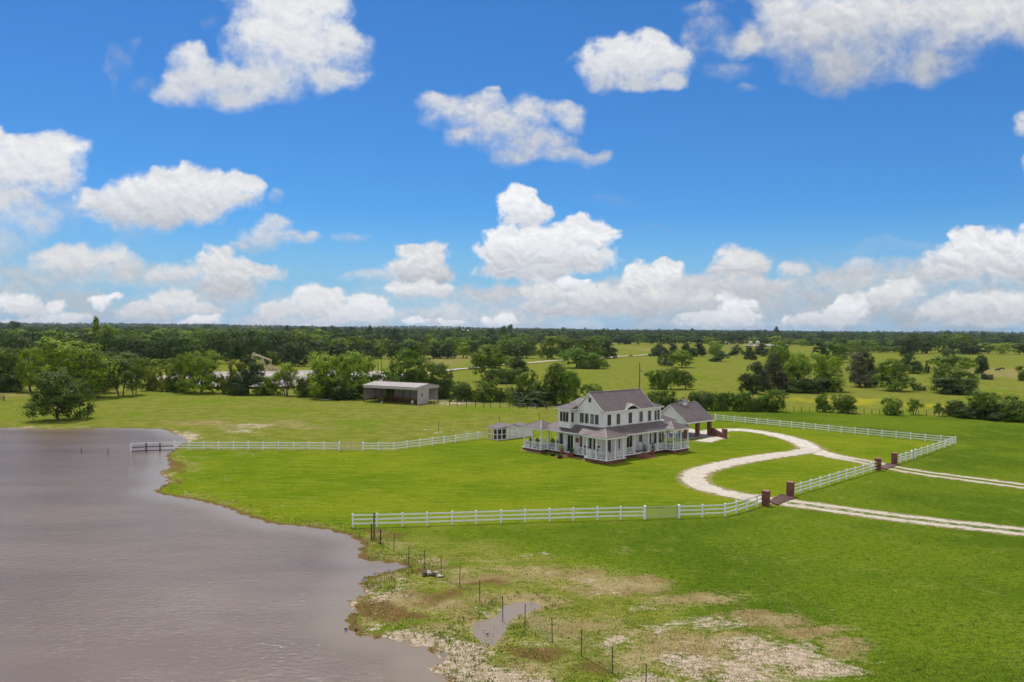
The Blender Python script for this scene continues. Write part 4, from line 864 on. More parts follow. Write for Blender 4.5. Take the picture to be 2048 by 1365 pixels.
# ================= CHICKEN COOP AND SHED =================
cpx=(-2.42,137.03); cc=thing('chicken_coop','small white shed with a screened lean-to run and grey roofs','shed',(*cpx,0),.74)
f=MB()
for x,y in ((.05,.05),(.05,2.6),(2.15,.05),(1.1,.05),(.05,1.0),(.05,1.45)): f.box(x-.06,x+.06,y-.06,y+.06,0,1.98)
f.box(0,2.2,0,.1,1.88,2.0); f.box(0,.1,0,2.7,1.86,2.0); f.box(0,2.2,0,.08,0,.14); f.box(0,.08,.1,2.7,0,.12); f.box(.1,2.1,.02,.08,.92,1.0); f.box(.02,.08,.1,2.6,.92,1.0)
f.build('run_frame',M_TRIM,cc)
sc_=MB()
for x in np.arange(.15,2.15,.12): sc_.box(x-.004,x+.004,.04,.048,.1,1.9)
for y in np.arange(.15,2.6,.12): sc_.box(.04,.048,y-.004,y+.004,.1,1.9)
for z in np.arange(.2,1.9,.12): sc_.box(.1,2.1,.036,.042,z-.004,z+.004); sc_.box(.036,.042,.1,2.6,z-.004,z+.004)
sc_.build('wire_screen',M_WIRE,cc,'stuff')
w_=MB(); w_.prism([(2.25,.0,0),(5.3,.0,0),(5.3,.0,2.02),(3.75,.0,2.42),(2.25,.0,2.05)],(0,3.6,0)); w_.build('shed_wall',M_WHITE,cc)
MB().box(2.17,2.249,.2,3.4,.1,1.9).build('painted_shade_panel',M_DARK,cc)  # near-black sheet over the white wall paints the shade inside the run
w_=MB(); w_.box(5.3,8.6,.06,3.3,0,1.88); w_.build('annex_wall',M_WHITE,cc)
R1=MB();S1=MB(); R1.prism([(-.12,-.15,2.02),(2.2,-.15,2.2),(2.2,2.9,2.2),(-.12,2.9,2.02)],(0,0,.05)); R1.build('run_roof',M_ASPH,cc)
R1=MB(); R1.prism([(2.1,-.2,2.06),(3.75,-.2,2.48),(3.75,3.8,2.48),(2.1,3.8,2.06)],(0,0,.05)); R1.prism([(5.45,-.2,2.02),(3.75,-.2,2.48),(3.75,3.8,2.48),(5.45,3.8,2.02)],(0,0,.05)); R1.build('shed_roof',M_ASPH,cc)
R1=MB(); R1.prism([(5.4,-.15,1.9),(8.75,-.15,1.9),(8.75,3.5,2.05),(5.4,3.5,2.05)],(0,0,.05)); R1.build('annex_roof',M_ASPH,cc)
d=MB(); d.box(2.95,3.95,-.05,-.002,.08,1.85); d=d.build('door',M_WHITE,cc); e=MB(); e.box(2.92,2.95,-.03,-.001,.05,1.9); e.box(2.95,3.98,-.03,-.001,1.87,1.9); e.box(3.95,3.98,-.03,-.001,.05,1.87); e.build('door_gap',M_SASH,d)
e=MB(); 
for z in (.3,1.0,1.7): e.box(3.85,4.02,-.07,-.051,z,z+.06)
e.build('hinge',M_SASH,d)
d=MB(); d.box(4.6,5.2,-.05,-.002,.08,1.75); d=d.build('door',M_WHITE,cc); MB().box(4.62,4.66,-.08,-.051,.9,1.1).build('handle',M_SASH,d)
for nm,x,y,l in (('feed_bin',.9,1.6,'rusty brown feed bin inside the screened run'),('nest_box',1.5,.8,'dark grey nest box inside the screened run')):
    t=thing(nm,l,'box',(cpx[0]+x*.738-y*.674,cpx[1]+x*.674+y*.738,0),.9); MB().box(-.3,.3,-.25,.25,.1,.8).build('bin_body',M_RUST if nm=='feed_bin' else M_DSTONE,t); MB().box(-.33,.33,-.28,.28,.8,.86).build('lid',M_BFURN,t)
# ================= WHITE RAIL FENCES =================
pm=MB(); pm.box(-.065,.065,-.065,.065,-.9,1.33); pm.add([(-.085,-.085,1.33),(.085,-.085,1.33),(.085,.085,1.33),(-.085,.085,1.33),(0,0,1.42)],[(3,2,1,0),(0,1,4),(1,2,4),(2,3,4),(3,0,4)]); pm=pm.mesh('post',M_PVC)
gp=MB(); gp.box(-.11,.11,-.11,.11,-.5,1.36); gp.add([(-.13,-.13,1.36),(.13,-.13,1.36),(.13,.13,1.36),(-.13,.13,1.36),(0,0,1.46)],[(3,2,1,0),(0,1,4),(1,2,4),(2,3,4),(3,0,4)]); gp=gp.mesh('gate_post',M_PVC)
rm=MB(); rm.box(0,1,-.02,.02,-.07,.07); rm=rm.mesh('rail',M_PVC); rmd=MB().box(0,1,-.03,.03,-.07,.07).mesh('rail',M_WOOD)
def railseg(t,a,b,za=0,zb=0,zs=(.38,.78,1.19),me_=None):
    a=Vector(a);b=Vector(b);L_=(b-a).length;ang=math.atan2(b.y-a.y,b.x-a.x)
    for k,z in enumerate(zs):
        o=link('rail',(me_[k] if me_ else rm),t); o.location=(a.x,a.y,z+za); o.rotation_euler=(0,-math.atan2(zb-za,L_),ang); o.scale=(L_,1,1)
def wfence(label,pts,first=True,last=True,heavy=()):
    t=thing('white_rail_fence',label,'fence',(0,0,0),0,'white three-rail fences round the lawn')
    P=[at(*p) for p in pts]
    for i,p in enumerate(P):
        if (i==0 and not first) or (i==len(P)-1 and not last): continue
        o=link('post',gp if i in heavy else pm,t,loc=(p[0],p[1],0))
        if i>0: o.rotation_euler=(0,0,math.atan2(P[i][1]-P[i-1][1],P[i][0]-P[i-1][0]))
    for a,b in zip(P,P[1:]): railseg(t,a,b)
    return t
NF=[(705.5,1055.7),(753.9,1054.7),(805,1053.3),(854.1,1051.9),(904.2,1050.2),(952.2,1048.6),(1002,1046.9),(1050,1045.3),(1099,1044),(1146.4,1042.4),(1194.7,1040.9),(1241.3,1039.7),(1289.7,1039)]
wfence('long white rail fence across the near lawn edge, from the pond to the wire gate',NF,heavy=(12,))
wfence('short bent white rail fence between the near wire gate and the first brick pillar',[(1357.8,1036.8),(1404.7,1035.3),(1450.2,1033),(1472.3,1027.5),(1493.8,1021),(1513.9,1014.6),(1528,1010.5)],last=False,heavy=(0,))
wfence('white rail fence running between the two pairs of brick pillars',[(1586,992),(1601.1,987.4),(1621.4,981.4),(1640.5,975.7),(1658.6,970.2),(1676.9,964.6),(1693.5,959.5),(1710.3,954.6),(1726.4,949.7),(1741.6,945),(1753,941.6)],False,False)
wfence('short white rail fence right of the farthest brick pillar, ending at a small gate',[(1790,929.8),(1801.1,926.5),(1811.9,923.2),(1823.4,919.6)],False,heavy=(3,))
wfence('white rail fence from the small gate up to the far right corner of the lawn',[(1830.6,917),(1842.7,912.8),(1854.7,908.7),(1866.5,904.6),(1878.2,900.4),(1889.2,896.4),(1900,892.6),(1911.2,888.9)],heavy=(0,))
wfence('long white rail fence along the back of the lawn, behind the drive',[(1911.2,888.9),(1881.4,886.4),(1850,883.3),(1821.1,880.6),(1791.9,877.7),(1764.2,875.1),(1736.1,872.3),(1710,869.7),(1682.6,867),(1657.1,864.4),(1631.4,861.8),(1607.4,859.3),(1582.9,856.8),(1559.6,854.4),(1535.5,852),(1513.1,849.8),(1490.2,847.5),(1468.7,845.5),(1447,843.2),(1430.8,841.6)],first=False,heavy=(19,))
wfence('white rail fence left of the far gate, running into the pond',[(348.8,900.4),(378.3,901),(406.9,900.8),(437.2,900.8),(466.6,900.8),(496.6,900.8),(526.4,900.8),(557.2,900.9),(587.5,901.1),(617.5,901.3),(648,901.6),(679,902)],heavy=(11,))
wfence('white rail fence from the far gate up to the chicken coop',[(726,902.2),(757,902.1),(787.3,902),(813.7,898.7),(840,895.3),(864.5,892),(888.1,888.8),(911,885.8),(934,882.7),(956.3,879.8),(971,878.3)],last=False,heavy=(0,))
t=thing('water_fence','end of the fence standing in the pond, white top rail on dark posts','fence')
P=[at(x,y,ZW) for x,y in ((262,905.5),(292.3,904),(320,903))]+[at(348.8,900.4)]
for p in P[:3]: MB().box(p[0]-.08,p[0]+.08,p[1]-.08,p[1]+.08,-1.2,1.2).build('post',M_WOOD if p!=P[0] else M_PVC,t)
for i,(a,b) in enumerate(zip(P,P[1:])): railseg(t,a,b,0,0,(.02+.0*i,.62,1.19),[rmd,rmd,rm])
def wgate(label,p,q,wires=9,hinge=True):
    a,b=at(*p),at(*q); t=thing('wire_gate',label,'gate',(a[0],a[1],0),math.atan2(b[1]-a[1],b[0]-a[0]),'light wire gates in the white fence'); L_=math.hypot(b[0]-a[0],b[1]-a[1])
    f=MB(); x0,x1=.14,L_-.14
    for z in (.18,1.25): f.tube((x0,0,z),(x1,0,z),.03,n=6)
    for x in (x0,(x0+x1)/2-.1,x1): f.tube((x,0,.18),(x,0,1.25),.025,n=6)
    f.build('gate_frame',M_GALV,t)
    for k in range(wires): z=.26+k*(.92/(wires-1)); MB().tube((x0,0,z),(x1,0,z),.010,n=4).build('wire',M_GALV,t)
wgate('wide wire gate in the near white fence',(1289.7,1039),(1357.8,1036.8)); wgate('wide wire gate in the far left white fence',(679,902),(726,902.2)); wgate('narrow wire gate in the fence right of the brick pillars',(1823.4,919.6),(1830.6,917),6)
wgate('small wire gate at the carport end of the back fence',(1417,840.4),(1430.8,841.6),7)
# ================= BRICK PILLARS AND CATTLE GUARDS =================
def pillar(label,p,rot,hgt=1.58):
    a=at(*p); t=thing('brick_pillar',label,'brick pillar',(a[0],a[1],0),rot,'red brick gate pillars')
    MB().box(-.34,.34,-.34,.34,-.2,hgt).build('pillar_shaft',M_BRICK,t); c=MB(); c.box(-.40,.40,-.40,.40,hgt,hgt+.075); c.box(-.37,.37,-.37,.37,hgt+.075,hgt+.13); c.build('cap',plain('brick cap',(.36,.16,.12),.8,var=.3),t)
for l,p in (('nearest brick pillar, where the bent white fence ends',(1531.5,1012)),('tall brick pillar right of the near cattle guard',(1580.5,993)),('brick pillar at the upper end of the middle white fence',(1756,941)),('farthest brick pillar, right of the upper cattle guard',(1788.6,929.5))): pillar(l,p,.82)
def guard(label,c4):
    P=[Vector((*at(*p),.03)) for p in c4]; t=thing('cattle_guard',label,'cattle guard',(0,0,0),0,'cattle guards across the drives')
    f=MB(); f.prism([tuple(p-Vector((0,0,.0))) for p in P],(0,0,.02)); f.build('pit_cover',M_RUST,t)
    n=12
    pm_=None
    for i in range(n):
        t0=(i+.5)/n; a=P[0].lerp(P[3],t0); b=P[1].lerp(P[2],t0); MB().bar((a.x,a.y,.10),(b.x,b.y,.10),.08,.07).build('bar',M_RUST2,t)
    for a,b in ((P[0],P[3]),(P[1],P[2])): MB().bar((a.x,a.y,.09),(b.x,b.y,.09),.18,.12).build('side_beam',M_RUST,t)
M_RUST2=plain('rusty brown bars',(.17,.095,.075),.8,var=.3)
guard('dark rusty cattle guard between the two nearest brick pillars',[(1537,1004),(1560,990.5),(1591,997),(1555,1011.5)])
guard('dark rusty cattle guard between the two far brick pillars',[(1760,937),(1773,928.7),(1797,931),(1773,940)])
# ================= WIRE FENCE IN FRONT =================
tp=MB(); tp.bar((0,0,-.3),(0,0,1.60),.030,.030,(0,1,0)); tp.bar((0,.015,-.3),(0,.015,1.55),.012,.05,(1,0,0)); tp=tp.mesh('steel_post',M_TPOST)
TP=[(761,1087.4),(788,1103),(817,1128),(848.4,1138.5),(882.7,1155),(919.3,1174),(959.7,1203.5),(1005.7,1239.5),(1050,1257),(1105,1286),(1162.3,1312.4),(1224.9,1348.7),(1292,1386),(1370,1432)]
t=thing('wire_fence','thin steel post and wire fence slanting across the bare ground in front','fence')
W=[at(*p) for p in TP]; rs=random.Random(5)
for i,p in enumerate(W):
    if i==0: continue
    o=link('steel_post',tp,t,loc=(p[0],p[1],gz(*p))); o.rotation_euler=(rs.uniform(-.03,.03),rs.uniform(-.03,.03),.6)
for i,(a,b) in enumerate(zip(W,W[1:])):
    wm_=MB()
    for z in (.15,.35,.6,.9,1.2): wm_.tube((a[0],a[1],z),(b[0],b[1],z),.005 if i!=8 else .008,n=3,cap=False)
    if i in (8,): 
        for k in range(1,16): f_=k/16; x,y=a[0]+(b[0]-a[0])*f_,a[1]+(b[1]-a[1])*f_; wm_.tube((x,y,.1),(x,y,1.2),.006,n=3,cap=False)
    wm_.build('wire',M_WIRE,t)
t=thing('pipe_brace','brown pipe brace of posts and rails at the pond end of the near fence','fence brace')
a,b,c=at(742.7,1077),at(761,1087.4),at(748,1075)
MB().tube((a[0],a[1],-.2),(a[0],a[1],1.35),.06,n=8).build('post',M_RUST,t); MB().tube((b[0],b[1],-.2),(b[0],b[1],1.3),.06,n=8).build('post',M_RUST,t); MB().tube((c[0],c[1],-.2),(c[0],c[1],2.25),.07,n=8).build('post',M_WOOD,t)
MB().tube((a[0],a[1],1.1),(b[0],b[1],1.05),.03,n=6).build('rail',M_RUST,t); MB().tube((a[0],a[1],.12),(b[0],b[1],.05),.04,n=6).build('rail',M_RUST,t)
t=thing('wire_fence','thin dark post fence across the pasture from the barn to the house','fence')
W=[at(*p) for p in [(898.8,811.7),(914.4,814),(933,814.6),(951,815.6),(968,815.6),(981,816),(1000,816.6),(1019,817.5),(1036,818),(1054.5,819),(1074,820),(1093,820.5),(1112,820.5),(1140,821)]]
for p in W[1:]:
    o=link('steel_post',tp,t,loc=(p[0],p[1],0)); o.scale=(3.,3.,.95)
for a,b in zip(W,W[1:]):
    wm_=MB()
    for z in (.5,.9,1.3): wm_.tube((a[0],a[1],z),(b[0],b[1],z),.008,n=3,cap=False)
    wm_.build('wire',M_WIRE,t)
for l,p,hh,x in (('lone dark post in a bare patch of the pasture, left of the coop',(876.7,861.5),1.5,0),('lone dark post in the pasture behind the coop roof',(998.5,847.5),1.6,0),('lone dark post in the pasture left of the house bay',(1078.5,840.5),1.7,0),
    ('thin stake standing in the pond, left of the water fence',(216,908),.8,1),('thin stake standing in the pond, far left of the water fence',(163,905),.6,1)):
    q=at(*p); t=thing('marker_post',l,'post',(q[0],q[1],0),.3,'lone posts in pasture and pond'); MB().tube((0,0,-.8),(0,0,hh),.06,.05,n=6).build('post_shaft',M_WOOD,t)
t=thing('plank_fence','short dark plank fence at the left edge of the pasture','fence',(0,0,0))
for a,b in (((-40,797),(-12,799)),((-12,799),(8,802.5))):
    A_,B_=at(*a),at(*b)
    for z in (.4,.8,1.2): MB().bar((*A_,z),(*B_,z),.05,.14).build('plank',M_WOOD,t)
    MB().box(B_[0]-.09,B_[0]+.09,B_[1]-.09,B_[1]+.09,0,1.4).build('post',M_WOOD,t)
# rough line of grass and posts at the foot of the back hedge
t=thing('wire_fence','low wire fence in the long grass along the back hedge','fence'); W=[at(x,y) for x,y in zip(np.linspace(1572,1900,22),np.linspace(823.5,834,22))]
for p in W: o=link('steel_post',tp,t,loc=(p[0],p[1],0)); o.scale=(2.4,2.4,.8)
# debris, stones
def rock(mb,x,y,z,r,rs): mb.ball((x,y,z),r,r*rs.uniform(.6,1),r*rs.uniform(.4,.7),8,5,.35,rs)
q=at(866,1152); t=thing('rubble_heap','small heap of black and white rubble by the wire fence','rubble',(q[0],q[1],0)); rs=random.Random(9)
for k in range(14): mb=MB(); rock(mb,rs.uniform(-.7,.7),rs.uniform(-.35,.35),rs.uniform(.05,.35),rs.uniform(.13,.28),rs); mb.build('stone',M_STONE if k%2 else M_DSTONE,t)
for k,(x,y,l,c) in enumerate([(975,1268,'dark stone standing in the puddle',M_DSTONE),(692,1258,'dark stone at the water edge below the bay',M_DSTONE),(952,1216,'grey stick of driftwood by the fence post left of the puddle',M_STONE),(712,1258,'small dark stone on the muddy shore',M_DSTONE)]):
    q=at(x,y); t=thing('stone',l,'stone',(q[0],q[1],-.05)); mb=MB(); rock(mb,0,0,.03,.11,rs); mb.build('stone_body',c,t)
mb=MB(); rs=random.Random(31)
for _ in range(420):
    x,y=rs.choice([(rs.gauss(1500,140),rs.gauss(1310,34)),(rs.gauss(860,80),rs.gauss(1290,25)),(rs.gauss(1300,200),rs.gauss(1230,50)),(rs.gauss(760,50),rs.gauss(1190,30))])
    if y<1080 or y>1420 or x>1750: continue
    q=at(x,y); 
    if gz(*q)<-.12: continue
    mb.ball((q[0],q[1],.0),*(rs.uniform(.03,.09),)*2,rs.uniform(.02,.05),5,4,.3,rs)
mb.build('clods',plain('tan clods',(.33,.26,.18),.9,var=.3),None,'stuff'); 
# ================= UTILITY POLES AND WIRES =================
def pole(label,p,hgt,trans=False,arm=False,r=.15,z=0):
    q=at(*p); t=thing('utility_pole',label,'utility pole',(q[0],q[1],z)); MB().tube((0,0,-.5),(0,0,hgt),r*1.2,r*.8,n=8).build('pole_shaft',M_POLE,t)
    if trans: MB().lathe((.55,0,hgt-2.9),[(.26,0),(.28,.1),(.28,.8),(.2,.9)],10).build('transformer',M_GALV,t); MB().bar((0,0,hgt-2.4),(.35,0,hgt-2.4),.08,.08).build('bracket',M_WIRE,t)
    if arm: MB().bar((-1.2,0,hgt-.5),(1.2,0,hgt-.5),.12,.12).build('crossarm',M_POLE,t)
    return q
pA=pole('dark utility pole with a grey transformer rising behind the house roof',(1279,779),8.6,True)
pole('utility pole between the barn trees and the far wood',(763,752),7.5); pole('shorter utility pole left of the barn trees',(756,750),5.5); pole('thin utility pole by the distant gravel road',(1202,717),7,r=.2); pole('distant thin pole above the right hand field',(1713.5,700),9,r=.25)
pB=(118.,150.)
t=thing('utility_pole','utility pole out past the right end of the back hedge','utility pole',(pB[0],pB[1],0)); MB().tube((0,0,-.5),(0,0,10),.18,.12,n=8).build('pole_shaft',M_POLE,t)
def wire(label,a,b,sag,r=.008):
    a=Vector(a);b=Vector(b);n=24; P_=[a.lerp(b,i/n)-Vector((0,0,4*sag*(i/n)*(1-i/n))) for i in range(n+1)]
    t=thing('power_line',label,'power line',(0,0,0),0,'overhead power lines'); mb=MB()
    for i in range(n): mb.tube(P_[i],P_[i+1],r,n=4,cap=False)
    mb.build('cable',M_WIRE,t)
wire('upper overhead line from the transformer pole to the right',(pA[0],pA[1],8.4),(pB[0],pB[1],9.8),.7); wire('lower overhead line from the transformer pole to the right',(pA[0],pA[1],7.2),(pB[0],pB[1],8.4),.8)
# ================= PUMP JACKS, TANKS =================
def pumpjack(label,p,s,rot,z=0):
    q=at(*p); t=thing('pump_jack',label,'oil pump',(q[0],q[1],z),rot,'sand coloured oil pump jacks'); t.scale=(s,s,s)
    b=MB(); b.box(-3.2,3.6,-.6,.6,0,.3); b.build('base_skid',M_CREAM,t)
    b=MB()
    for y in (-.7,.7): b.bar((-1.6,y,.3),(-.3,y*.25,4.6),.25,.25); b.bar((.9,y,.3),(-.3,y*.25,4.6),.25,.25)
    for z_ in (1.6,3.0): b.bar((-1.2,-.5,z_),(-1.2,.5,z_),.12,.12); b.bar((.5,-.5,z_),(.5,.5,z_),.12,.12)
    b.build('samson_post',M_CREAM,t)
    b=MB(); b.bar((-3.4,0,5.9),(2.9,0,3.7),.35,.5); b.build('walking_beam',M_CREAM,t)
    b=MB(); b.prism([(-3.2,-.22,6.5),(-3.9,-.22,6.35),(-4.3,-.22,5.4),(-4.2,-.22,4.4),(-3.7,-.22,4.2),(-3.3,-.22,5.2)],(0,.44,0)); b.build('horse_head',M_CREAM,t)
    b=MB()
    for y in (-.8,.8): b.bar((2.7,y*.6,3.75),(2.5,y,1.3),.14,.14); b.prism([(1.7,y-.1,1.9),(2.3,y-.1,2.5),(3.9,y-.1,1.1),(3.5,y-.1,.3),(2.8,y-.1,.5)],(0,.22,0))
    b.build('counterweight',M_CREAM,t)
    b=MB(); b.box(2.0,3.2,-.45,.45,.3,1.3); b.build('gearbox',plain('weathered yellow paint',(.36,.27,.10),.6),t); MB().tube((-4.1,0,0),(-4.1,0,4.4),.06,n=6).build('polished_rod',M_WIRE,t)
    MB().box(3.9,5.4,-.6,.6,0,1.2).build('engine',M_CREAM,t)
pumpjack('sand coloured oil pump jack behind the left hedge',(527,745),1.22,-.15,.5)
pumpjack('distant oil pump jack among trees on the right',(1459,702),1.35,.5,.6)
for l,p,r,hh in (('beige oil tank, left of the distant pair',(1501,693),2.3,6),('beige oil tank, right of the distant pair',(1515,693),2.6,6.5),('low white tank behind the pump by the barn trees',(705,768),1.6,3.4)):
    q=at(*p); t=thing('storage_tank',l,'tank',(q[0],q[1],.3)); MB().lathe((0,0,0),[(r,0),(r,hh*.8),(r*.6,hh*.9),(.1,hh)],18).build('tank_shell',M_TRIM if hh<4 else M_CREAM,t); MB().tube((r+.1,0,0),(r+.1,0,hh*.8),.12,n=6).build('pipe',M_WIRE,t)
q=at(575,762); t=thing('rubble_pile','pale caliche heap beside the left oil pump','heap',(q[0],q[1],.5)); mb=MB(); rs=random.Random(4)
for k in range(40): a=rs.uniform(0,6.28);r=rs.uniform(0,6); rock(mb,r*math.cos(a)*1.6,r*math.sin(a)*.6,(6-r)*.28,rs.uniform(.6,1.6),rs)
mb.build('heap_body',plain('caliche',(.55,.50,.42),.95,var=.2),t)
for l,p,w_,hh in (('white-roofed far house seen in the skyline wood',(926,671),26,7),('pale long roof in the far wood, right of the white-roofed one',(1020,672),22,6)):
    q=at(*p); t=thing('far_house',l,'house',(q[0],q[1],4),.1); MB().box(-w_/2,w_/2,-5,5,-6,hh).build('wall',M_WHITE,t); mb=MB(); mb.prism([(-w_/2-1,-6,hh),(-w_/2-1,6,hh),(-w_/2-1,0,hh+3.5)],(w_+2,0,0)); mb.build('roof',M_GALV,t)
# ================= CATTLE =================
def cow(label,p,rot,z=0):
    q=at(*p); t=thing('cow',label,'cow',(q[0],q[1],z),rot,'dark cattle grazing in the far pasture')
    me=bpy.data.meshes.new('cow_body'); V=[(0,0,1.05),(.55,0,1.08),(.95,0,1.12),(1.3,0,1.0),(1.55,0,.62),(1.72,0,.38),(-.5,0,1.1),(-.9,0,1.12)]
    E_=[(0,1),(1,2),(2,3),(3,4),(4,5),(0,6),(6,7)]; R=[.36,.36,.30,.2,.16,.09,.36,.26]
    for x,h in ((.8,2),(-.85,7)):
        for y in (-.22,.22):
            n=len(V); V+= [(x,y,.85),(x+(.05 if x>0 else -.10),y,.45),(x,y,.05)]; E_+=[(h,n),(n,n+1),(n+1,n+2)]; R+=[.15,.08,.07]
    n=len(V); V+=[(-1.12,0,1.0),(-1.18,0,.5)]; E_+=[(7,n),(n,n+1)]; R+=[.05,.04]
    me.from_pydata(V,E_,[]); o=link('cow_body',me,t); me.materials.append(M_COAT)
    md=o.modifiers.new('skin','SKIN'); 
    for i,r in enumerate(R): me.skin_vertices[0].data[i].radius=(r,r)
    me.skin_vertices[0].data[0].use_root=True; o.modifiers.new('sub','SUBSURF').levels=1; o.modifiers['sub'].render_levels=1
    mb=MB(); 
    for y in (-.16,.16): mb.add([(1.42,y,.85),(1.36,y*1.9,.92),(1.34,y*1.2,.78)],[(0,1,2)])
    mb.build('ears',M_COAT,t)
try:
    cow('dark cow grazing in the right field, left of the pair',(1994,743),.2); cow('brown-black cow grazing in the right field, right of the pair',(2004,741),2.9); cow('dark cow on the distant gravel road',(1261,714),.1)
except Exception as e: print('COW',e)
# ================= TREES =================
m=N('leaves'); oi=m.n('ObjectInfo'); P_=m.coord('Object'); gnm=m.n('NewGeometry')
n1=m.noise(P_,5.5,3,.6); isl=gnm.outputs['Random Per Island']
c=m.mix(1.,oi.outputs['Color'],m.ramp(n1,.3,.72,.62,1.45),'MULTIPLY'); c=m.mix(1.,c,m.ramp(isl,0.,1.,.72,1.28),'MULTIPLY')
c=m.mix(m.ramp(isl,.8,1.,0,.30),c,m.mix(1.,oi.outputs['Color'],(2.3,1.7,.9),'MULTIPLY'))
df=m.bsdf(c,.62,0,None,.22); tl=m.n('BsdfTranslucent'); m.l(m.mix(1.,c,(1.25,1.15,.6),'MULTIPLY'),tl.inputs[0]); mx=m.n('MixShader'); mx.inputs[0].default_value=.30; m.l(df,mx.inputs[1]); m.l(tl.outputs[0],mx.inputs[2])
MLEAF=m.done(mx.outputs[0])
m=N('far leaves'); oi=m.n('ObjectInfo'); gnm=m.n('NewGeometry'); rnd=oi.outputs['Random']; isl=gnm.outputs['Random Per Island']
c=m.mix(m.ramp(rnd,0,1),(.062,.108,.018),(.130,.190,.026)); c=m.mix(1.,c,m.ramp(m.noise(m.coord('World'),.0035,3,.6),.35,.65,.72,1.35),'MULTIPLY'); c=m.mix(m.ramp(rnd,.80,.82),c,(.050,.078,.034)); c=m.mix(1.,c,m.ramp(isl,0,1,.65,1.4),'MULTIPLY')
df=m.bsdf(c,.7,0,None,.15); tl=m.n('BsdfTranslucent'); m.l(c,tl.inputs[0]); mx=m.n('MixShader'); mx.inputs[0].default_value=.25; m.l(df,mx.inputs[1]); m.l(tl.outputs[0],mx.inputs[2])
MFAR=m.done(mx.outputs[0])
MBARK=plain('grey bark',(.12,.095,.075),.9,var=.3,scale=2); 
def crown(seed,kind,nleaf,mat,leaf=.03,twig=1.):
    """unit-height crown (z 0..1, width about 1) made of leaf clumps on several lobes, with gaps between them"""
    r=np.random.RandomState(seed)
    if kind=='oak':     # broad, lobed, on a short trunk
        K=15; th=r.uniform(0,2*np.pi,K); zz=r.uniform(.13,.80,K); rr=.38*np.sqrt(np.clip(1-((zz-.42)/.50)**2,0,1))*r.uniform(.55,1.08,K); LR=r.uniform(.15,.25,K)
        zz[:3]=[.72,.55,.32]; rr[:3]=[.05,.1,.1]; LR[:3]=.27
    elif kind=='tall':
        K=13; th=r.uniform(0,2*np.pi,K); zz=np.linspace(.22,.86,K); rr=.24*np.sqrt(np.clip(1-((zz-.5)/.5)**2,0,1))*r.uniform(.4,1.1,K); LR=r.uniform(.13,.2,K)
    elif kind=='cedar': # ragged and dark, wide skirt
        K=17; th=r.uniform(0,2*np.pi,K); zz=np.linspace(.10,.88,K); rr=.40*(1-zz*.85)*r.uniform(.55,1.15,K); LR=(.20*(1-zz*.55))*r.uniform(.75,1.2,K)
    elif kind=='thin':
        K=16; th=r.uniform(0,2*np.pi,K); zz=r.uniform(.2,.9,K); rr=r.uniform(.1,.42,K)*(1-np.abs(zz-.5)); LR=r.uniform(.08,.14,K)
    else:               # shrub down to the ground
        K=12; th=r.uniform(0,2*np.pi,K); zz=r.uniform(.10,.62,K); rr=r.uniform(.1,.40,K)*(1-.3*zz); LR=r.uniform(.18,.28,K); zz[:4]=.12; rr[:4]=[.2,.22,.18,.05]
    LC=np.stack([rr*np.cos(th),rr*np.sin(th),zz],1)
    SC=int(300*twig); li=r.choice(K,SC,p=LR**2/np.sum(LR**2)); d=r.normal(size=(SC,3)); d[:,2]=d[:,2]*.9+.25; d/=np.linalg.norm(d,axis=1)[:,None]
    C0=LC[li]+d*LR[li][:,None]*np.array([1,1,.82])*(r.uniform(.72,1.08,SC))[:,None]
    inside=np.zeros(SC,bool)
    for k in range(K): inside|=(np.linalg.norm((C0-LC[k])/np.array([1,1,.82]),axis=1)<LR[k]*.62)&(li!=k)
    C0=C0[~inside]; LI=li[~inside]; kz=C0[:,2]>.02; C0=C0[kz]; LI=LI[kz]; n=len(C0)
    # feathery outline
    C0=C0*1.0; ci=r.choice(n,nleaf); sig=r.uniform(.016,.045,n)*(1.25 if kind=='thin' else 1)
    P=C0[ci]+r.normal(size=(nleaf,3))*sig[ci][:,None]*np.array([1.2,1.2,.85])
    P[:,2]=np.maximum(P[:,2],.012)
    cen=np.array([0,0,.42]); out=P-cen; out/=np.linalg.norm(out,axis=1)[:,None]+1e-6; lo=P-LC[LI[ci]]; lo/=np.linalg.norm(lo,axis=1)[:,None]+1e-6
    nrm=out*.30+lo*.95+r.normal(size=(nleaf,3))*.36+np.array([0,0,.10]); nrm/=np.linalg.norm(nrm,axis=1)[:,None]
    t=np.cross(nrm,r.normal(size=(nleaf,3))); t/=np.linalg.norm(t,axis=1)[:,None]; b=np.cross(nrm,t)
    s=leaf*r.uniform(.55,1.2,nleaf)[:,None]
    V=np.stack([P-t*s,P+b*s*.62,P+t*s*1.0,P-b*s*.62],1).reshape(-1,3)
    zmax=np.percentile(V[:,2],99.6); V[:,2]/=zmax; w_=np.percentile(np.abs(V[:,:2]),99)*2; V[:,:2]/=w_
    Fq=np.arange(nleaf*4).reshape(-1,4)
    return npmesh('crown',V,Fq,mat)
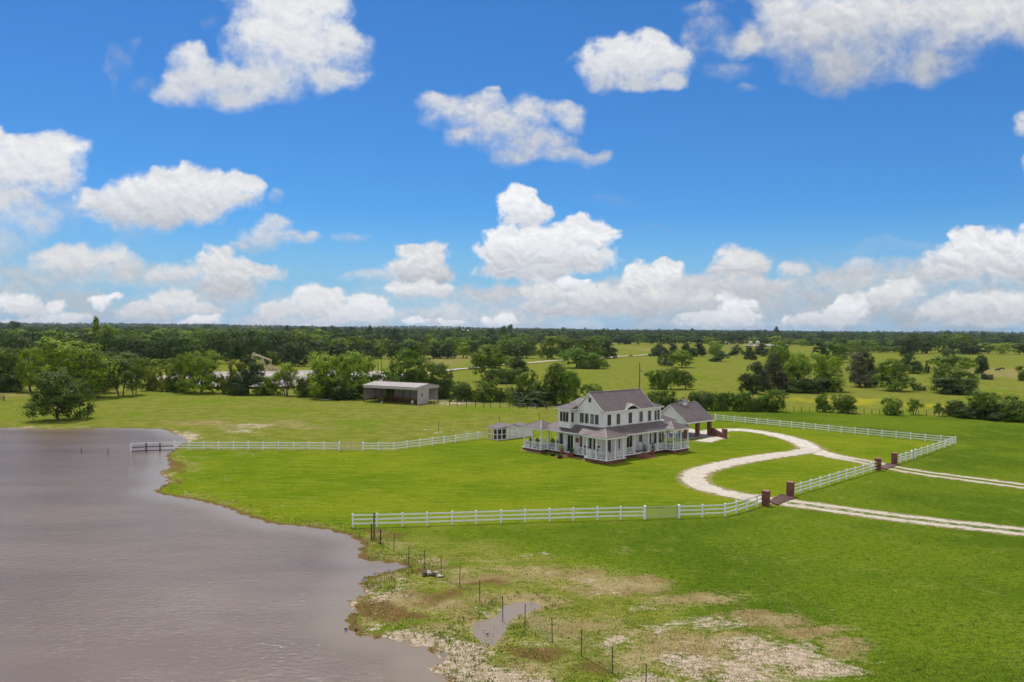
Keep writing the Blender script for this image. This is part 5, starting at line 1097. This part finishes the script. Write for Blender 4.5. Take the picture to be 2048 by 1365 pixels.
def trunkm(seed,multi=1,low=.5):
    rs=random.Random(seed); mb=MB()
    for k in range(multi):
        a=rs.uniform(0,6.28); s=.02 if multi==1 else .06; x,y=math.cos(a)*s,math.sin(a)*s
        pts=[(x,y,-.04)]; 
        for i in range(1,4): pts.append((x*(1+i*.9)+rs.uniform(-.02,.02),y*(1+i*.9)+rs.uniform(-.02,.02),low*i/3))
        mb.path(pts,[.030,.024,.020,.016] if multi==1 else [.02,.016,.013,.01],6)
        for j in range(6):
            a2=rs.uniform(0,6.28); e=(pts[-1][0]+.27*math.cos(a2),pts[-1][1]+.27*math.sin(a2),rs.uniform(.55,.85)); mid=(pts[2][0]*.5+e[0]*.5,pts[2][1]*.5+e[1]*.5,.45); mb.path([pts[rs.choice((1,2,3))],mid,e],[.013,.009,.004],5)
    return mb.mesh('trunk',MBARK)
CR={k:[crown(s0+i*7,k,nl,MLEAF,lf) for i in range(cnt)] for k,s0,nl,lf,cnt in (('oak',1,9500,.021,4),('tall',50,8500,.020,2),('cedar',90,9500,.020,3),('thin',130,3800,.022,2),('shrub',170,8000,.024,4))}
CM={k:[crown(s0+i*5,k,nl,MLEAF,lf,.7) for i in range(cnt)] for k,s0,nl,lf,cnt in (('oak',301,2600,.036,5),('cedar',351,2300,.034,2),('tall',371,2300,.034,2))}
TK={k:trunkm(i*3+2,mlt,lo) for i,(k,mlt,lo) in enumerate((('oak',1,.45),('tall',1,.6),('cedar',1,.5),('thin',3,.5),('shrub',4,.3)))}
COLS={'b':(.185,.275,.016),'m':(.125,.205,.016),'d':(.056,.100,.017),'c':(.048,.078,.016),'y':(.185,.240,.020),'g':(.088,.104,.048),'o':(.092,.150,.020),'s':(.11,.16,.045)}
rt_=random.Random(77)
_cnt={}
def tree(kind,label,x,yb,yt,w,c='m',cat=None,name=None,group=None,mid=False,z=0.,lean=0):
    q=at(x,yb); dist=q[1]; h=(yb-yt)/F*dist*1.0; ww=w/F*dist
    cat=cat or ('shrub' if kind=='shrub' else 'tree'); name=name or {'oak':'broadleaf_tree','tall':'tall_tree','cedar':'cedar_tree','thin':'slender_tree','shrub':'shrub'}[kind]
    t=thing(name,label,cat,(q[0],q[1],z),rt_.uniform(0,6.28),group); t.scale=(ww,ww,h)
    if lean: t.rotation_euler=(lean*.5,lean,0)
    lib=CM if mid else CR; mm=rt_.choice(lib[kind]); o=link('crown',mm,t); k=rt_.uniform(.85,1.18); cc_=COLS[c]; o.color=(cc_[0]*k*rt_.uniform(.92,1.1),cc_[1]*k,cc_[2]*k,1)
    k=link('trunk',TK[kind],t); 
    return t
G1='trees standing along the left edge of the pasture'; G2='trees and bushes of the hedge behind the pasture'; G3='trees behind the barn'; G4='trees between the barn and the house'; G5='bushes of the hedge behind the house drive'; G6='trees scattered over the right hand pasture'; G7='trees in the middle distance pasture'
for a in [
 # left edge
 ('oak','dark green bush-like tree standing alone near the far pond bank',118,840,738,112,'o',G1),('oak','tallest bright green tree behind the lone dark tree near the pond',150,797,676,146,'b',G1),('oak','bright round tree left of the tallest left-hand tree',64,785,697,82,'b',G1),
 ('oak','mid green tree cut by the left edge of the picture',4,782,690,90,'m',G1),('thin','small forked tree with visible pale trunk, right of the tall tree group',243,793,714,72,'o',G1),('thin','second small forked tree, right of its pale-trunked twin',270,790,716,48,'m',G1),('oak','dark tree behind the two small forked trees',206,786,703,70,'o',G1),('shrub','dark thicket behind the left edge trees',30,784,742,60,'d',G1),('shrub','dark thicket under the tallest left tree',180,783,745,70,'d',G1),
 # hedge behind pasture
 ('shrub','yellow green bush in the hedge right of the forked trees',300,782,734,46,'y',G2),('shrub','yellow green bush in front of the white pad, second along the hedge',336,783,731,44,'y',G2),('shrub','dark low bush at the foot of the hedge left of the big round oak',355,785,752,36,'d',G2),('oak','big round oak of the hedge, darkest below, left of the cedar',402,787,703,86,'b',G2),('oak','mid green oak squeezed behind the big round hedge oak',368,784,707,52,'m',G2),
 ('cedar','dark cedar of the hedge in front of the left pump jack',498,789,712,82,'c',G2),('shrub','yellow green bush left of the dark hedge cedar',462,788,722,50,'y',G2),('shrub','bushy green thicket right of the hedge cedar',540,790,748,62,'m',G2),('thin','slender pale green tree in front of the white heap',573,792,725,52,'b',G2),('shrub','low dark bush right of the slender pale tree',608,794,754,48,'o',G2),('shrub','wide green bush below the two hedge oaks',634,795,750,60,'o',G2),
 ('oak','left one of the two bright oaks at the left of the barn',652,797,706,84,'b',G2),('oak','right one of the two bright oaks at the left of the barn',706,796,704,96,'b',G2),('shrub','shady thicket right behind the barn end wall',745,796,745,56,'d',G2),('shrub','dark thicket under the two bright oaks',680,799,760,70,'d',G2),
 # behind barn
 ('oak','large dark-crowned tree rising above the barn roof',806,796,699,86,'m',G3),('oak','large tree right of the tallest one above the barn roof',850,796,716,90,'m',G3),('oak','rounded tree at the right end of the barn roof',886,797,728,62,'o',G3),('shrub','pale green thicket behind the left half of the barn',775,796,738,60,'m',G3),('cedar','dark low tree filling the gap at the open barn back',868,797,760,60,'d',G3),
 # between barn and house
 ('shrub','round bush right of the barn, beside the bare soil patch',918,803,764,48,'o',G4),('shrub','yellow green low bush between two round bushes right of the barn',944,803,776,36,'y',G4),('shrub','round dark green bush behind the pasture fence, left of the yellow-green gap',975,804,757,54,'m',G4),('shrub','low yellow green bush in the gap right of the round dark bush',1003,804,776,40,'y',G4),
 ('oak','large dark oak standing by the pale far road',984,764,690,84,'m',G4),('tall','dark narrow tree at the right shoulder of the large road oak',1034,762,714,44,'c',G4),('shrub','bush at the foot of the large road oak, right side',1022,768,736,52,'o',G4),('shrub','bush at the foot of the large road oak, near side',992,768,738,52,'o',G4),
 ('shrub','broad green tree of the thicket behind the fence, left part',1038,806,752,56,'m',G4),('shrub','broad green tree of the thicket behind the fence, middle part',1070,808,742,60,'m',G4),('oak','tallest tree of the thicket behind the left house porch',1110,809,727,60,'o',G4),('shrub','green tree of the thicket touching the house bay outline',1140,812,742,56,'m',G4),('shrub','small bush seen just above the low left roof of the house',1185,815,768,52,'m',G4),('shrub','dark shady undergrowth at the base of the fence thicket',1075,810,776,110,'d',G4),
 ('shrub','brush behind the main house roof, left of the transformer pole',1240,818,780,70,'m',G4),
 # mid pasture behind house
 ('shrub','left bush of the three grown together behind the carport roof',1314,778,739,54,'m',G7),('oak','middle bush of the three grown together behind the carport roof',1343,779,736,46,'m',G7),('oak','right bush of the three grown together behind the carport roof',1369,779,742,42,'o',G7),
 ('oak','broad low oak standing by the distant road bend, left side',1150,736,696,70,'m',G7),('shrub','right half of the broad low oak at the road bend',1182,737,702,62,'m',G7),('oak','tall tree behind the road bend oak, left one',1096,719,676,54,'m',G7),('oak','middle tree behind the road bend oak',1135,718,674,56,'o',G7),('oak','right tree behind the road bend oak',1180,718,674,60,'m',G7),('cedar','dark tree ending the clump behind the road bend',1214,717,682,42,'c',G7),
 ('cedar','greyish dark small tree left of the bright round one in mid pasture',1328,733,705,34,'g',G7),('oak','bright round tree beside the greyish one in mid pasture',1364,736,700,54,'b',G7),
 ('cedar','dark round cedar at the left end of the mid pasture row',1318,713,688,42,'c',G7),('cedar','second dark cedar of the mid pasture row',1343,713,686,34,'c',G7),('cedar','dark pointed cedar in the middle of the mid pasture row',1372,713,686,32,'c',G7),('cedar','dark broad cedar in the mid pasture row',1394,714,685,40,'c',G7),('oak','bright green round tree closing the mid pasture row, left of the pump jack',1431,713,682,32,'b',G7),
 ('cedar','dark flat cedar standing below the distant pump jack',1442,724,703,42,'c',G7),('cedar','small dark cedar alone right of the flat one',1500,721,701,26,'c',G7),('cedar','dark cedar in the row right of the distant pump jack, first',1473,712,690,28,'d',G7),('cedar','dark cedar in the row right of the distant pump jack, second',1496,712,692,26,'c',G7),('cedar','dark cedar in the row right of the distant pump jack, third',1524,713,688,40,'c',G7),
 # right cluster
 ('cedar','large ragged dark cedar at the left end of the right-hand clump',1512,788,724,66,'c',G6),('cedar','dark greyish cedar above the ragged one, with bare grey twigs',1546,784,708,62,'g',G6),('oak','bright tree rising behind the grey cedar',1560,760,682,54,'m',G6),('oak','left bright round tree of the right-hand clump',1598,784,706,62,'b',G6),('oak','right bright round tree of the right-hand clump',1652,783,707,70,'b',G6),('shrub','dark undergrowth between the two bright round trees',1610,786,755,90,'d',G6),('shrub','dark undergrowth under the right bright round tree',1660,784,760,54,'d',G6),
 ('oak','bright tree standing behind the right-hand clump, left of the leaning cedar',1675,725,684,54,'m',G6),('cedar','dark cedar behind the clump, left of the bright background tree',1640,722,686,40,'c',G6),('cedar','ragged leaning cedar with bare grey branches, right of the clump',1722,774,706,66,'g',G6),('cedar','dark narrow cedar top above the ragged one',1732,772,703,46,'c',G6),('oak','round green tree between the ragged cedar and the tall dark one',1787,782,719,74,'m',G6),
 ('tall','tall dark cedar on the field crest',1818,722,676,36,'c',G6),('cedar','dark lower tree below the tall crest cedar',1820,748,708,48,'d',G6),('cedar','tiny dark sapling right of the crest cedar',1854,748,724,10,'c',G6),
 ('oak','biggest round tree of the right pasture',1905,787,713,108,'m',G6),('shrub','dark skirt of bushes under the biggest right tree',1905,788,754,90,'d',G6),('oak','pale blossoming tree top behind the biggest right tree',1898,745,698,36,'s',G6),('tall','dark crooked tree behind the right side of the biggest tree',1962,757,711,34,'c',G6),('shrub','dry fallen branches right of the biggest tree',1972,760,747,26,'g',G6),('shrub','bush with white blossoms left of the biggest tree',1838,781,766,30,'s',G6),('shrub','green bush cut by the right edge of the picture in the pasture',2052,763,731,34,'m',G6),
 # hedge right
 ('oak','small round hedge tree with a visible trunk, right of the carport hedge',1553,824,780,46,'m',G5),('shrub','pair-like dark bush on the hedge line, left of the gap',1643,824,789,32,'m',G5),('shrub','wide green bush on the hedge line, left of the gap',1682,826,789,56,'m',G5),('shrub','roundish bush alone in the flowering gap',1786,830,796,46,'m',G5),('thin','thin small tree alone in the flowering gap',1828,830,797,34,'m',G5),('thin','little sapling in the hedge line left of the long right hedge',1877,833,806,22,'m',G5),
 ('shrub','first bush of the long right hedge',1912,834,801,48,'o',G5),('oak','tall bush, highest of the long right hedge',1968,838,781,64,'m',G5),('shrub','dark bush at the foot of the long right hedge',1940,837,803,54,'d',G5),('shrub','wide bush where the right hedge meets the picture edge',2030,842,793,76,'m',G5),('shrub','dark bush low in the right hedge near the picture edge',2000,841,808,70,'d',G5),
 ]:
    k,lab,x,yb,yt,w_,c_,g_=a; tree(k,lab,x,yb,yt,w_,c_,group=g_)
lm=['just behind the carport roof','behind the cupola','behind the carport ridge end','above the left end of the back fence','over the second post of the back fence','over the brick wing wall','over the start of the back fence rails','beyond the drive bend','left of the hedge trunk tree','beside the small trunk tree']
for k,(x,w_,yt,c_) in enumerate([(1318,50,782,'m'),(1345,56,780,'m'),(1385,34,784,'o'),(1408,38,783,'s'),(1432,36,786,'m'),(1455,38,785,'o'),(1480,40,787,'m'),(1503,36,784,'o'),(1525,36,788,'m'),(1540,30,792,'d')]):
    tree('shrub',('dusty green','bushy green','shady green')[k%3]+' bush of the back hedge, '+lm[k],x,819+.02*(x-1318),yt,w_,c_,group=G5)
# woods: the nearest rows tree by tree
U_=[]
def skyl(x): return 0
def row(x0,x1,yb,yt,step,tones,wood,jit=2.5,cedar=.15,slope=0.):
    xs=[];x=x0
    while x<x1: xs.append(x); x+=step*rt_.uniform(.7,1.25)
    n=len(xs)
    for i,x in enumerate(xs):
        y=yb+rt_.uniform(-jit,jit)*.5+slope*(x-x0); top=yt+rt_.uniform(-jit,jit)*1.3+slope*(x-x0); cd=rt_.random()<cedar
        c=rt_.choice(tones); kind='cedar' if cd else ('tall' if rt_.random()<.15 else 'oak')
        tone={'b':'bright green','m':'mid green','d':'deep green','c':'blackish','y':'yellow green','o':'olive green','g':'greyish','s':'dusty green'}['c' if cd else c]
        U_.append((kind,x,y,top,step*rt_.uniform(1.35,1.9),'c' if cd else c,wood,tone,i,n))
row(-120,585,729,676,34,'dddoc','left wood front row')  # cloud shadow put into the leaf colour: mostly the dark tone
row(-130,570,718,668,34,'dmddo','left wood second row')
row(-130,600,708,663,32,'mdmob','left wood third row')
row(-130,640,698,660,32,'mobdm','left wood fourth row',2)
row(-130,660,690,658,28,'mbdom','left wood fifth row',1.6)
row(560,712,717,682,30,'dmmdo','white pad wood, front row')
row(575,745,708,674,30,'mbdmm','white pad wood, second row')
row(600,760,699,668,28,'mdmbo','white pad wood, third row',2)
row(738,1060,717,684,28,'mdmbo','barn wood, front row')
row(745,1065,708,678,26,'bmmdm','barn wood, second row',2)
row(830,1065,698,672,24,'mdmbm','barn wood, third row',2)
row(700,1000,678,660,20,'ddmod','skyline wood left of centre',1.2)
row(1000,1110,684,667,20,'mdmod','skyline wood at centre',1.2)
row(1105,1330,691,672,22,'mddmb','mid far wood, left',1.5,slope=-.012)
row(1330,1560,688,672,20,'mdmob','mid far wood, right',1.4,slope=.006)
row(1560,1790,692,677,19,'mbdsm','far wood above right clump',1.4,slope=.004)
row(1705,1830,706,692,15,'dmm','low far hedge',1.2,.1)
row(1828,1925,707,668,30,'ddm','right crest big trees',2,.0)
row(1925,2120,709,684,26,'mbdmb','right crest wood',2,.1)
row(1660,1840,697,681,18,'mdb','wood behind low far hedge',1.3)
row(-60,300,745,704,40,'mdo','thicket before left wood',3)
row(270,420,742,716,28,'yym','yellow brush before left wood',2,.0)
U_.sort(key=lambda u:-(u[2]-u[3]))
LMK=[(0,'left picture edge'),(64,'round left tree'),(118,'lone pond tree'),(160,'tallest left tree'),(206,'dark tree'),(250,'forked trees'),(300,'first yellow bush'),(345,'second yellow bush'),(402,'round hedge oak'),(455,'cedar side bush'),(498,'hedge cedar'),(535,'left pump jack'),(575,'slender pale tree'),(620,'low hedge bushes'),(655,'left twin oak'),(706,'right twin oak'),(742,'barn left end'),(790,'barn middle'),(835,'barn star wall'),(880,'barn right end'),(918,'barn side bush'),(950,'road start'),(984,'road oak'),(1034,'dark narrow tree'),(1075,'fence thicket'),(1115,'porch thicket'),(1145,'house bay'),(1177,'house gable peak'),(1230,'house roof'),(1279,'transformer pole'),(1314,'bush trio'),(1367,'cupola'),(1395,'carport ridge end'),(1431,'back fence start'),(1459,'far pump jack'),(1508,'oil tanks'),(1553,'small trunk tree'),(1598,'left bright tree'),(1652,'right bright tree'),(1722,'ragged cedar'),(1787,'round green tree'),(1818,'crest cedar'),(1860,'lone sapling'),(1905,'biggest round tree'),(1962,'crooked tree'),(2000,'pair of cows'),(2048,'right picture edge')]
_seen={}
for (kind,x,y,top,w_,c,wood,tone,i,n) in U_:
    if x>2090 or x<-60: continue
    d_,l_,lx=min((abs(x-a_),b_,a_) for a_,b_ in LMK); rel='above' if d_<7 else ('left of' if x<lx else 'right of')
    kn={'oak':'round tree','tall':'narrow tree','cedar':'ragged cedar'}[kind]
    key=(tone,kn,wood,rel,l_); k_=_seen.get(key,0); _seen[key]=k_+1
    if k_: rel='farther '+rel if rel!='above' else 'just off'
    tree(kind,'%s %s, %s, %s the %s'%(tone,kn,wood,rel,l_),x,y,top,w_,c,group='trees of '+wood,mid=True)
for l,x,yb,yt,w_ in (('tall bright tree standing above the left wood skyline',194,712,634,22),('bright shoulder tree beside the tallest skyline tree',214,714,648,44)): tree('tall',l,x,yb,yt,w_,'b',group='trees on the skyline',mid=True)
for l,x,yb,yt,w_ in (('dark lone pine poking above the far left skyline',32,676,642,22),('dark lone pine poking above the middle skyline',1020,672,649,14),('sparse lone pine poking above the right skyline',1553,677,653,13)): tree('thin',l,x,yb,yt,w_,'c',group='trees on the skyline')
for l,x,yb,yt,w_ in (('half dead grey tree before the wood edge behind the white pad',576,732,688,40),): tree('cedar',l,x,yb,yt,w_,'g',group='trees behind the white pad')
for l,x,yb,yt,w_,c_ in (('dark round tree before the wood edge behind the white pad',597,733,686,46,'d'),('small bright round tree left of the half dead one',546,731,703,30,'m')): tree('oak',l,x,yb,yt,w_,c_,group='trees behind the white pad')
# the far woods: one mass
NW=6500; rw=np.random.RandomState(12); pts=[];scl=[]
def blocked(px,py):
    for (x0,x1,y0,y1) in ((715,835,676,682),(1030,1075,676,690),(1060,1345,688,730),(1300,1560,688,730),(1600,1790,691,698),(1700,2100,700,800),(1490,1600,684,697)):
        if x0<px<x1 and y0<py<y1: return True
    return False
front_y=lambda x: np.interp(x,[-500,560,600,760,1060,1100,1330,1560,1800,2400],[688,688,690,690,690,687,684,684,688,690])
r_=650.; 
while r_<7000:
    dr=max(13,r_*.016); step=max(11,r_*.0065); th_=step/r_
    a=-.66
    while a<.66:
        aa=a+rw.uniform(-.5,.5)*th_; rr=r_+rw.uniform(-.5,.5)*dr; X,Y=rr*math.sin(aa),rr*math.cos(aa); px,py=proj(np.array(X),np.array(Y)); px=float(px);py=float(py)
        gap=float(gnoise(np.array(X/420.+5),np.array(Y/800.)))
        if py<front_y(px)-1 and not blocked(px,py) and gap<.33: 
            pts.append((X,Y,float(hillz(np.array(X),np.array(Y)))-.3)); s_=rw.uniform(.75,1.2); e_=1.45 if rw.rand()<.05 else 1.; scl.append((s_*rw.uniform(11,16),e_*s_*rw.uniform(8,14)))
        a+=th_
    r_+=dr
print('far woods',len(pts))
me=bpy.data.meshes.new('far_woods'); me.from_pydata(pts,[],[]); 
at1=me.attributes.new('sc','FLOAT_VECTOR','POINT'); at1.data.foreach_set('vector',np.array([(a,a,b) for a,b in scl],np.float32).ravel())
at2=me.attributes.new('rz','FLOAT','POINT'); at2.data.foreach_set('value',rw.uniform(0,6.28,len(pts)).astype(np.float32))
fw_=link('far_woods',me,kind='stuff')
pc=bpy.data.collections.new('far_crowns')
for i in range(6):
    o=bpy.data.objects.new('far_crown',crown(500+i*3,'oak' if i<4 else 'cedar',900,MFAR,.055,.5)); pc.objects.link(o)
ng=bpy.data.node_groups.new('woods','GeometryNodeTree'); ng.interface.new_socket('Geometry',in_out='INPUT',socket_type='NodeSocketGeometry'); ng.interface.new_socket('Geometry',in_out='OUTPUT',socket_type='NodeSocketGeometry')
gi=ng.nodes.new('NodeGroupInput'); go=ng.nodes.new('NodeGroupOutput'); ip=ng.nodes.new('GeometryNodeInstanceOnPoints'); ci=ng.nodes.new('GeometryNodeCollectionInfo')
ci.inputs['Collection'].default_value=pc; ci.inputs['Separate Children'].default_value=True; ci.inputs['Reset Children'].default_value=True
ip.inputs['Pick Instance'].default_value=True
na=ng.nodes.new('GeometryNodeInputNamedAttribute'); na.data_type='FLOAT_VECTOR'; na.inputs[0].default_value='sc'
nb=ng.nodes.new('GeometryNodeInputNamedAttribute'); nb.data_type='FLOAT'; nb.inputs[0].default_value='rz'
cx=ng.nodes.new('ShaderNodeCombineXYZ'); ng.links.new([s for s in nb.outputs if s.enabled][0],cx.inputs[2])
ng.links.new(gi.outputs[0],ip.inputs['Points']); ng.links.new(ci.outputs[0],ip.inputs['Instance']); ng.links.new([s for s in na.outputs if s.enabled][0],ip.inputs['Scale']); ng.links.new(cx.outputs[0],ip.inputs['Rotation']); ng.links.new(ip.outputs[0],go.inputs[0])
fw_.modifiers.new('woods','NODES').node_group=ng
# ================= GRASS TUFTS AND WEEDS =================
rg=np.random.RandomState(21)
m=N('grass blades'); gnm=m.n('NewGeometry'); isl=gnm.outputs['Random Per Island']; c=m.mix(isl,(.10,.19,.010),(.19,.26,.02)); c=m.mix(m.ramp(isl,.80,.9),c,(.26,.21,.10)); MGB=m.done(m.bsdf(c,.8,0,None,.2))
def tufts(name,n,box,hh,cond,kind='stuff'):
    px=rg.uniform(box[0],box[1],n); py=box[2]+(box[3]-box[2])*rg.rand(n)**.8; d=[ray(a,b) for a,b in zip(px,py)]; X=np.array([k[0]*-H/k[2] for k in d]); Y=np.array([k[1]*-H/k[2] for k in d])
    keep=(np.minimum(sdf(POND[::2],X,Y),sdf(PUD[::2],X,Y))>.25)
    for c_ in RC[:3]: keep&=dline(c_[::3],X,Y,False)>2.6
    nz=fbm(X/5,Y/5,3); keep&=cond(nz,px,py); X,Y=X[keep],Y[keep]; n=len(X)
    V=[];
    B=4; base=np.repeat(np.stack([X,Y,np.zeros(n)],1),B,0); k=len(base)
    base=base+np.concatenate([rg.normal(size=(k,2))*.10,np.zeros((k,1))],1); a=rg.uniform(0,2*np.pi,k); hgt=hh*rg.uniform(.4,1.25,k); w_=.022+.02*rg.rand(k)
    tip=base+np.stack([np.cos(a)*hgt*.55,np.sin(a)*hgt*.55,hgt],1); sd_=np.stack([-np.sin(a)*w_,np.cos(a)*w_,0*a-.0],1)
    V=np.stack([base-sd_-[0,0,.03],base+sd_-[0,0,.03],tip],1).reshape(-1,3); me=npmesh(name,V,np.arange(len(V)).reshape(-1,3),MGB); return link(name,me,kind=kind)
tufts('grass_tufts',16000,(600,2100,1045,1400),.07,lambda nz,x,y:(nz>-.25)|(rg.rand(len(nz))<.3))
tufts('weeds',2200,(650,1500,1080,1400),.12,lambda nz,x,y:(nz<.0))
tufts('shore_grass',3000,(300,860,960,1180),.13,lambda nz,x,y:(np.abs(dline(POND[::2],*[np.array(v) for v in zip(*[at(a,b) for a,b in zip(x,y)])]))<2.6))
# ================= HAZE =================
m=N('haze air'); vol=m.n('VolumePrincipled'); vol.inputs['Color'].default_value=(.72,.84,1,1); vol.inputs['Density'].default_value=.00004; vol.inputs['Anisotropy'].default_value=.3
m.l(vol.outputs[0],m.out.inputs['Volume']); me=MB().box(-9000,9000,-300,9500,-4,60).mesh('haze',m.m); hz=link('haze',me,kind='stuff')
